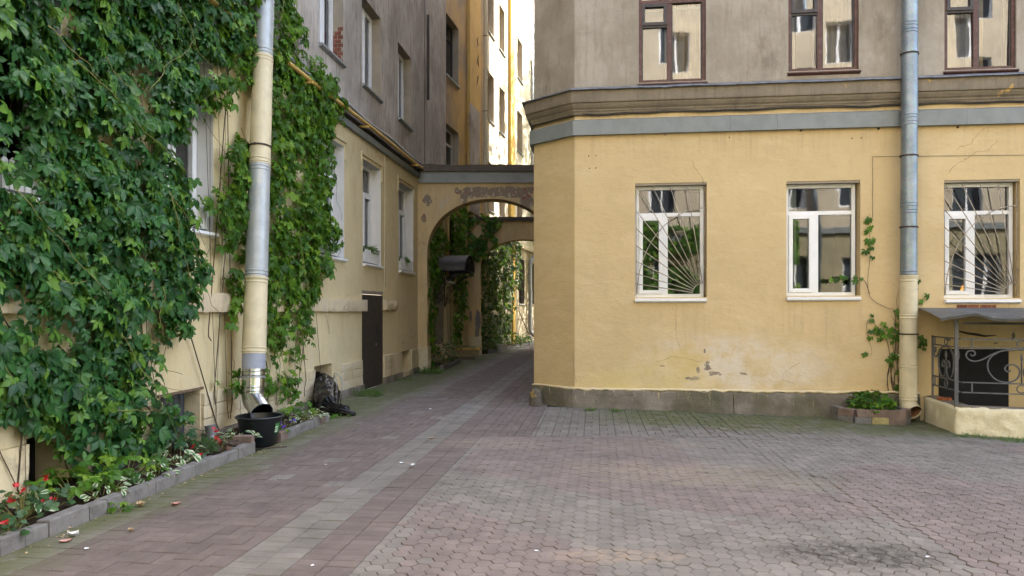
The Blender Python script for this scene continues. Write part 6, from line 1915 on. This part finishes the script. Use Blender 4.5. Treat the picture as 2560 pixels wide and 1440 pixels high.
# lane creepers
vine('dark creeper curtain on the wall just inside the near arch', WL, [[(1062, 560), (1100, 555), (1122, 600), (1108, 690), (1092, 760), (1085, 900), (1065, 935)], [(1130, 520), (1168, 510), (1175, 640), (1165, 760), (1155, 860), (1135, 860), (1142, 740), (1132, 640)]], 1300, 'leaf_mid', 0.28, 0.13, 12, 51, singles=0, base=WL.p(20, 0, 0.2))
FA2 = Frame(0, 25.45, 1, 0, 0, -1)
vine('creeper draped over the far arch and its pier', FA2, [[(1130, 520), (1200, 532), (1250, 550), (1248, 590), (1236, 625), (1222, 600), (1212, 655), (1198, 630), (1185, 680), (1160, 690), (1150, 620)]], 260, 'leaf_mid', 0.22, 0.13, 8, 57, singles=0, base=V(-1.4, 25.3, 4.8), off0=0.03)
vine('sunlit creeper on the pale wall beyond the far arch', WU, [[(1204, 560), (1245, 550), (1285, 600), (1292, 700), (1285, 790), (1270, 870), (1205, 890)], [(1288, 560), (1305, 600), (1302, 720), (1290, 720)]], 1900, 'leaf_far', 0.4, 0.14, 18, 63, singles=0, base=WU.p(29, 0, 0.3))
# creeper on the house behind the photographer (it shows in the panes)
vine('creeper on the facing house behind the photographer', WB, [[(0, 0), (1, 0), (1, 1)]], 0, 'leaf_far', 0.4, 0.16, 0, 70, singles=0, base=WB.p(2, 0, 0.3)) if False else None
def back_vine():
    t = thing('climbing_creeper', 'creeper on the facing house, mirrored in the barred window', 'climbing plant', WB.p(2.5, 0, 0.2))
    r = random.Random(8); L = []
    for _ in range(7500):
        s = r.uniform(-1.5, 7.6); z = r.uniform(0.4, 5.6)
        if noise.noise(V(s * 0.9, z * 0.9, 4)) < -0.2: continue
        n = (WB.n + V(0, 0, r.uniform(0, 0.8)) + V(r.gauss(0, 0.4), 0, 0)).normalized(); y = V(r.gauss(0, 0.5), 0.3, -1).normalized()
        L.append((WB.p(s, z, r.uniform(0.05, 0.4)), y, n, r.uniform(0.1, 0.19), r.random()))
    tag(leaf_cloud('foliage', 'leaf_mid', L, 'palm', t), kind='stuff')
back_vine()

# ------------------------------------------------------------------ the thin creeper on the facade
def facade_vine():
    t = thing('climbing_creeper', 'sparse creeper of bare stems and few leaves beside the right window', 'climbing plant', WR.p(WR.px(2235, 1000)[0], 0.0, 0.05))
    r = random.Random(12)
    runs = [[(2238, 1005), (2225, 940), (2240, 860), (2235, 780), (2215, 770), (2175, 745), (2170, 700), (2175, 640), (2173, 560), (2174, 535)],
            [(2232, 1005), (2215, 960), (2225, 900), (2215, 850), (2190, 820), (2172, 800), (2168, 830), (2178, 880), (2166, 890)],
            [(2172, 735), (2160, 705), (2140, 695), (2110, 697), (2072, 702)], [(2245, 1005), (2242, 900), (2250, 800), (2242, 760), (2246, 720)],
            [(2228, 1000), (2236, 930), (2228, 880)], [(2222, 1000), (2218, 930), (2240, 870), (2248, 800)], [(2250, 1000), (2235, 950), (2250, 880)], [(2235, 1000), (2245, 940), (2230, 870), (2236, 810), (2228, 790)], [(2240, 1000), (2228, 920), (2246, 850), (2240, 800)]]
    for k, run in enumerate(runs):
        o = 0.02 if k != 2 else 0.05
        pts = crom([tuple(WR.p(*WR.px(x + r.uniform(-3, 3), y), o + r.uniform(0, 0.02))) for (x, y) in run], 5)
        m = MB(); m.tube(pts, [0.006 * (1 - 0.7 * i / len(pts)) for i in range(len(pts))], 5); m.build('stem', MAT['stem'], t, smooth=True)
    spots = [(2230, 840, 3), (2225, 900, 2), (2250, 930, 2), (2200, 835, 2), (2190, 825, 2), (2246, 780, 2), (2172, 545, 3), (2170, 575, 4), (2174, 600, 4), (2168, 622, 3), (2180, 655, 1), (2110, 697, 3), (2140, 696, 3), (2085, 702, 2), (2150, 694, 1), (2195, 815, 3), (2205, 828, 3), (2185, 800, 2), (2218, 815, 2), (2235, 880, 3), (2245, 890, 3), (2180, 845, 1), (2172, 835, 1), (2162, 880, 1), (2233, 830, 2), (2240, 800, 2), (2246, 850, 2), (2293, 705, 2), (2298, 750, 2), (2240, 975, 2), (2300, 860, 4), (2310, 855, 2)]
    k = 0
    for (x, y, n) in spots:
        for _ in range(n):
            s, z = WR.px(x + r.gauss(0, 6), y + r.gauss(0, 7))
            tip = (V(0, 0, -1) + WR.n * r.uniform(0, 0.6) + WR.d * r.gauss(0, 0.6)).normalized(); nr = (WR.n + V(0, 0, r.uniform(0.1, 0.7)) + WR.d * r.gauss(0, 0.3)).normalized()
            leaf_object('leaf', 'leaf_mid', (WR.p(s, z, r.uniform(0.02, 0.055)), tip, nr, r.uniform(0.05, 0.095), r.random()), k, t); k += 1
facade_vine()

# ------------------------------------------------------------------ bedding plants
def plant(name, label, cat, pos, kind, mat, n, h, spread, size, seed, flowers=None, upright=0.5, group=None):
    t = thing(name, label, cat, pos, group); r = random.Random(seed); L = []
    m = MB()
    for i in range(n):
        a = r.uniform(0, 6.283); rad = spread * math.sqrt(r.random()); f = r.random()
        z = h * (0.25 + 0.75 * f) * (1 - 0.45 * (rad / spread) ** 2)
        p = pos + V(rad * math.cos(a), rad * math.sin(a), z)
        tip = V(math.cos(a) * r.uniform(0.4, 1.0), math.sin(a) * r.uniform(0.4, 1.0), r.uniform(-0.5, 0.35)).normalized()
        nr = (V(0, 0, 1) + V(r.gauss(0, 0.35), r.gauss(0, 0.35) - 0.25, 0)).normalized()
        L.append((p, tip, nr, size * r.uniform(0.65, 1.15), r.random()))
        if i % 3 == 0: m.tube([pos + V(rad * 0.25 * math.cos(a), rad * 0.25 * math.sin(a), 0), p], 0.003, 4)
    tag(leaf_cloud('leaves', mat, L, kind, t), kind='stuff')
    if m.v: m.build('stems', MAT['young_stem'], t)['kind'] = 'stuff'
    for (dx, dy, dz, s, fm) in (flowers or []):
        F = []
        for _ in range(4): F.append((pos + V(dx + r.gauss(0, s * 0.35), dy + r.gauss(0, s * 0.35), dz + r.gauss(0, s * 0.3)), V(r.gauss(0, 1), r.gauss(0, 1), 0.3).normalized(), V(r.gauss(0, 0.5), -0.8, 0.7).normalized(), s * 0.85, r.random()))
        leaf_cloud('flower', fm, F, 'petal', t)
    return t
def bpx(x, y, h=0.06):
    """a point in the flower beds seen at (x, y), h above the lane"""
    Y = (EYE - h) * FPX / (y - HOR); return V((x - 1280) / FPX * Y, Y, h)
RF = 'red_flower'
plant('begonia', 'red-flowered begonia at the lower left corner of the bed', 'flower', bpx(20, 1345), 'round', 'leaf_begonia', 26, 0.16, 0.10, 0.055, 1, [(0.0, -0.06, 0.12, 0.035, RF), (-0.05, 0.0, 0.10, 0.03, RF)])
plant('begonia', 'red begonia with grey-green leaves at the left edge', 'flower', bpx(52, 1300), 'round', 'leaf_begonia', 46, 0.26, 0.16, 0.065, 2, [(-0.01, -0.05, 0.27, 0.04, RF), (0.03, -0.02, 0.24, 0.035, RF), (-0.02, -0.10, 0.17, 0.04, RF)])
plant('begonia', 'red begonia under the basement opening in the creeper shade', 'flower', bpx(125, 1275), 'round', 'leaf_begonia', 36, 0.24, 0.13, 0.06, 3, [(-0.01, -0.04, 0.26, 0.042, RF), (0.0, -0.09, 0.09, 0.035, RF), (0.05, -0.06, 0.11, 0.03, RF)])
plant('variegated_ivy', 'white-edged plant between the two leftmost red begonias', 'plant', bpx(75, 1290), 'ovate', 'leaf_var', 16, 0.20, 0.12, 0.095, 4)
plant('variegated_ivy', 'white-edged plant spilling toward the edging at the vine foot', 'plant', bpx(255, 1240), 'ovate', 'leaf_var', 34, 0.17, 0.20, 0.075, 5)
plant('variegated_ivy', 'white-edged plant leaning over the edging mid-bed', 'plant', bpx(392, 1195), 'ovate', 'leaf_var', 30, 0.16, 0.19, 0.085, 6)
plant('variegated_ivy', 'tall white-edged plant beside the dwarf conifer', 'plant', bpx(452, 1165), 'ovate', 'leaf_var', 34, 0.27, 0.20, 0.085, 7)
plant('variegated_ivy', 'tiny white-edged seedling at the bed edge', 'plant', bpx(365, 1218), 'ovate', 'leaf_var', 8, 0.06, 0.06, 0.06, 8)
plant('variegated_ivy', 'white-edged plant in front of the shiny can', 'plant', bpx(595, 1110), 'ovate', 'leaf_var', 38, 0.20, 0.22, 0.09, 9)
plant('variegated_ivy', 'white-edged plant in the short bed next to the rubbish bag', 'plant', bpx(775, 1052), 'ovate', 'leaf_var', 60, 0.22, 0.24, 0.075, 10)
plant('variegated_ivy', 'white-edged sprig behind the violet pansy', 'plant', bpx(722, 1072), 'ovate', 'leaf_var', 14, 0.13, 0.10, 0.06, 11)
plant('begonia', 'dark-leaved begonia with red flowers left of the can', 'flower', bpx(548, 1130), 'round', 'leaf_purple', 46, 0.20, 0.16, 0.06, 12, [(-0.04, -0.02, 0.25, 0.045, RF), (0.02, -0.06, 0.13, 0.05, RF), (-0.01, -0.05, 0.17, 0.04, RF)])
plant('begonia', 'low red begonia left of the dwarf conifer', 'flower', bpx(488, 1155), 'round', 'leaf_begonia', 30, 0.13, 0.13, 0.05, 13, [(-0.02, 0.0, 0.16, 0.035, RF), (0.06, -0.03, 0.08, 0.045, RF)])
plant('pansy', 'violet pansy at the corner of the short bed by the bucket', 'flower', bpx(700, 1085), 'ovate', 'leaf_mid', 26, 0.10, 0.10, 0.05, 14, [(0.0, -0.05, 0.13, 0.05, 'violet_flower'), (0.05, -0.02, 0.10, 0.035, 'violet_flower'), (0.16, 0.02, 0.17, 0.035, 'violet_flower')])
def conifer():
    pos = bpx(514, 1148); t = thing('dwarf_conifer', 'small round green conifer in the flower bed', 'shrub', pos); r = random.Random(3); L = []
    for i in range(420):
        a, b = r.uniform(0, 6.283), math.acos(r.uniform(-0.3, 1)); d = V(math.sin(b) * math.cos(a), math.sin(b) * math.sin(a), math.cos(b)); rad = 0.105 * r.random() ** 0.35
        L.append((pos + V(0, 0, 0.10) + V(d.x * rad, d.y * rad, d.z * rad * 1.15), (d + V(r.gauss(0, 0.3), r.gauss(0, 0.3), 0.5)).normalized(), V(r.gauss(0, 1), r.gauss(0, 1), 0.4).normalized(), 0.055, r.random()))
    tag(leaf_cloud('needles', 'leaf_conifer', L, 'blade', t, [template('blade', random.Random(k)) for k in range(3)]), kind='stuff')
    m = MB(); m.tube([pos, pos + V(0, 0, 0.12)], 0.01, 5); m.build('stem', MAT['stem'], t)
conifer()
plant('creeper_seedlings', 'low five-leaved creeper shoots at the foot of the left wall', 'plant', bpx(185, 1235, 0.08), 'palm', 'leaf_mid', 34, 0.26, 0.30, 0.11, 20)
plant('creeper_seedlings', 'five-leaved shoots spreading in the middle of the long bed', 'plant', bpx(310, 1195, 0.08), 'palm', 'leaf_mid', 40, 0.24, 0.34, 0.09, 21)
plant('creeper_seedlings', 'loose shoots growing before the corrugated hatch', 'plant', bpx(430, 1130, 0.08), 'palm', 'leaf_dark', 40, 0.55, 0.22, 0.10, 22)
plant('creeper_seedlings', 'low shoots behind the violet pansy under the bright creeper', 'plant', bpx(745, 1045, 0.08), 'palm', 'leaf_mid', 26, 0.28, 0.25, 0.09, 23)
plant('creeper_runner', 'green runner crossing the edging onto the bricks mid-bed', 'plant', gpx(302, 1275), 'palm', 'leaf_mid', 9, 0.10, 0.09, 0.06, 24)
plant('creeper_runner', 'green runner lying on the bricks under the rubbish bag', 'plant', gpx(850, 1045), 'palm', 'leaf_mid', 10, 0.06, 0.16, 0.07, 25)
plant('leafy_plant', 'bushy green plant in the loose brick planter', 'plant', WR.p(PLS + 0.0, 0.03, 0.32), 'palm', 'leaf_mid', 110, 0.36, 0.30, 0.10, 26)
plant('leafy_plant', 'green clump in the bed just inside the near arch', 'plant', WL.p(20.2, 0.08, 0.3), 'ovate', 'leaf_far', 160, 0.75, 0.42, 0.10, 27)
plant('leafy_plant', 'low green plants in the yellow rimmed planter', 'plant', pc + V(0.1, 0, 0.34), 'ovate', 'leaf_far', 90, 0.12, 0.38, 0.08, 28)
plant('leafy_plant', 'leafy clump at the foot of the sunlit creeper near the pier', 'plant', WU.p(27.4, 0.05, 0.3), 'ovate', 'leaf_mid', 160, 0.8, 0.4, 0.12, 29)
plant('leafy_plant', 'sunlit leafy clump in the middle of the far bed', 'plant', WU.p(30.3, 0.05, 0.3), 'ovate', 'leaf_mid', 170, 0.7, 0.6, 0.13, 30)
plant('leafy_plant', 'pale leafy clump at the end of the far bed', 'plant', WU.p(32.6, 0.05, 0.3), 'ovate', 'leaf_mid', 140, 0.55, 0.5, 0.12, 31)
plant('box_plants', 'green plants in the picket box above the brown door', 'plant', WL.p(14.82, WBX[0][1] - 0.02, -0.08), 'ovate', 'leaf_mid', 170, 0.22, 0.12, 0.06, 32)
plant('box_plants', 'second green tuft in the picket box above the brown door', 'plant', WL.p(15.1, WBX[0][1] - 0.02, -0.08), 'ovate', 'leaf_mid', 150, 0.22, 0.12, 0.06, 33)
plant('box_plants', 'green plants with red blooms in the picket box by the arch', 'plant', WL.p(17.4, WBX[1][1] - 0.02, -0.08), 'ovate', 'leaf_mid', 170, 0.17, 0.14, 0.06, 34, [(0.05, 0.25, 0.10, 0.05, RF)])
def tuft(label, x, y, n, h, sp, seed, pos=None):
    pos = pos or gpx(x, y); r = random.Random(seed); L = []
    t = thing('grass_tuft', label, 'grass', pos)
    for i in range(n):
        a = r.uniform(0, 6.283); rad = sp * math.sqrt(r.random()); p = pos + V(rad * math.cos(a) * 1.6, rad * math.sin(a) * 0.8, -0.005)
        L.append((p, V(r.gauss(0, 0.5), r.gauss(0, 0.5), 1).normalized(), V(r.gauss(0, 1), -1, 0.2).normalized(), h * r.uniform(0.5, 1.1), r.random()))
    tag(leaf_cloud('blades', 'leaf_grass', L, 'blade', t, [template('blade', random.Random(k)) for k in range(4)]), kind='stuff')
    # a few broad weed leaves among the blades
    W_ = [(pos + V(r.gauss(0, sp), r.gauss(0, sp * 0.4), h * 0.3 * r.random()), V(r.gauss(0, 1), r.gauss(0, 1), 0.3).normalized(), V(0, -0.3, 1).normalized(), h * 0.5, r.random()) for _ in range(max(4, n // 8))]
    tag(leaf_cloud('weed_leaves', 'leaf_grass', W_, 'ovate', t), kind='stuff')
tuft('grass tuft growing at the foot of the brown door', 925, 990, 160, 0.16, 0.16, 1)
tuft('grass at the foot of the near arch pier', 1078, 935, 140, 0.22, 0.18, 2)
tuft('small weed at the plinth foot nearest the house corner', 1476, 1028, 70, 0.08, 0.06, 3)
tuft('small weed at the plinth foot under the barred window', 1538, 1030, 70, 0.07, 0.06, 4)
tuft('weed patch at the plinth foot left of the brick planter', 2060, 1042, 90, 0.07, 0.10, 5)
tuft('thin weeds between plinth and brick planter', 2105, 1044, 50, 0.05, 0.07, 6)
tuft('mossy grass along the low cream wall, left clump', 2430, 1093, 120, 0.07, 0.14, 7)
tuft('mossy grass along the low cream wall, middle clump', 2490, 1098, 120, 0.06, 0.14, 8)
tuft('mossy grass along the low cream wall at the picture edge', 2545, 1105, 130, 0.08, 0.14, 9)
tuft('low grass under the last basement opening of the left house', 1010, 952, 80, 0.10, 0.15, 10)

# ------------------------------------------------------------------ tree in the yard beyond, whose shade dapples the pale wall
def yard_tree():
    base = V(7.0, 38.6, -0.1)
    t = thing('yard_tree', 'leafy tree in the next yard shading the pale wall', 'tree', base)
    r = random.Random(2); m = MB()
    m.tube([base, base + V(0.1, 0, 4), base + V(0, 0.2, 9), base + V(0.2, 0, 15)], [0.32, 0.26, 0.18, 0.05], 10)
    for k in range(20):
        a = k * 2.4; p = base + V(0, 0.1, 4 + k * 0.55); m.tube([p, p + V(math.cos(a) * 1.5, math.sin(a) * 1.5, 0.9), p + V(math.cos(a) * 2.8, math.sin(a) * 2.8, 1.6)], [0.09, 0.06, 0.02], 6)
    m.build('trunk', MAT['stem'], t, smooth=True)
    L = []
    for k in range(430):
        a = r.uniform(0, 6.283); rad = 5.6 * math.sqrt(r.random()); z = r.uniform(3.6, 17.0); c = base + V(rad * math.cos(a), rad * math.sin(a), z)
        for _ in range(60):
            p = c + V(r.gauss(0, 0.5), r.gauss(0, 0.5), r.gauss(0, 0.4)); L.append((p, V(r.gauss(0, 1), r.gauss(0, 1), -0.6).normalized(), V(r.gauss(0, 0.5), r.gauss(0, 0.5), 1).normalized(), r.uniform(0.15, 0.28), r.random()))
    tag(leaf_cloud('crown', 'leaf_tree', L, 'ovate', t), kind='stuff')
yard_tree()

# dry bits swept into the corner of the edging
def litter_line():
    r = random.Random(5); L = []
    for i in range(150):
        a = r.uniform(3.9, 9.8); b = BK + 0.012 + abs(r.gauss(0, 0.05)); x, y = ab(a, b)
        L.append((V(x, y, ground_z(x, y) + 0.006), V(r.gauss(0, 1), r.gauss(0, 1), 0.05).normalized(), V(r.gauss(0, 0.25), r.gauss(0, 0.25), 1).normalized(), r.uniform(0.008, 0.03), r.random()))
    o = leaf_cloud('leaf_litter', 'tan_leaf', L, 'ovate'); tag(o, 'dry leaf crumbs lying along the brick edging', 'leaf litter', kind='stuff')
litter_line()
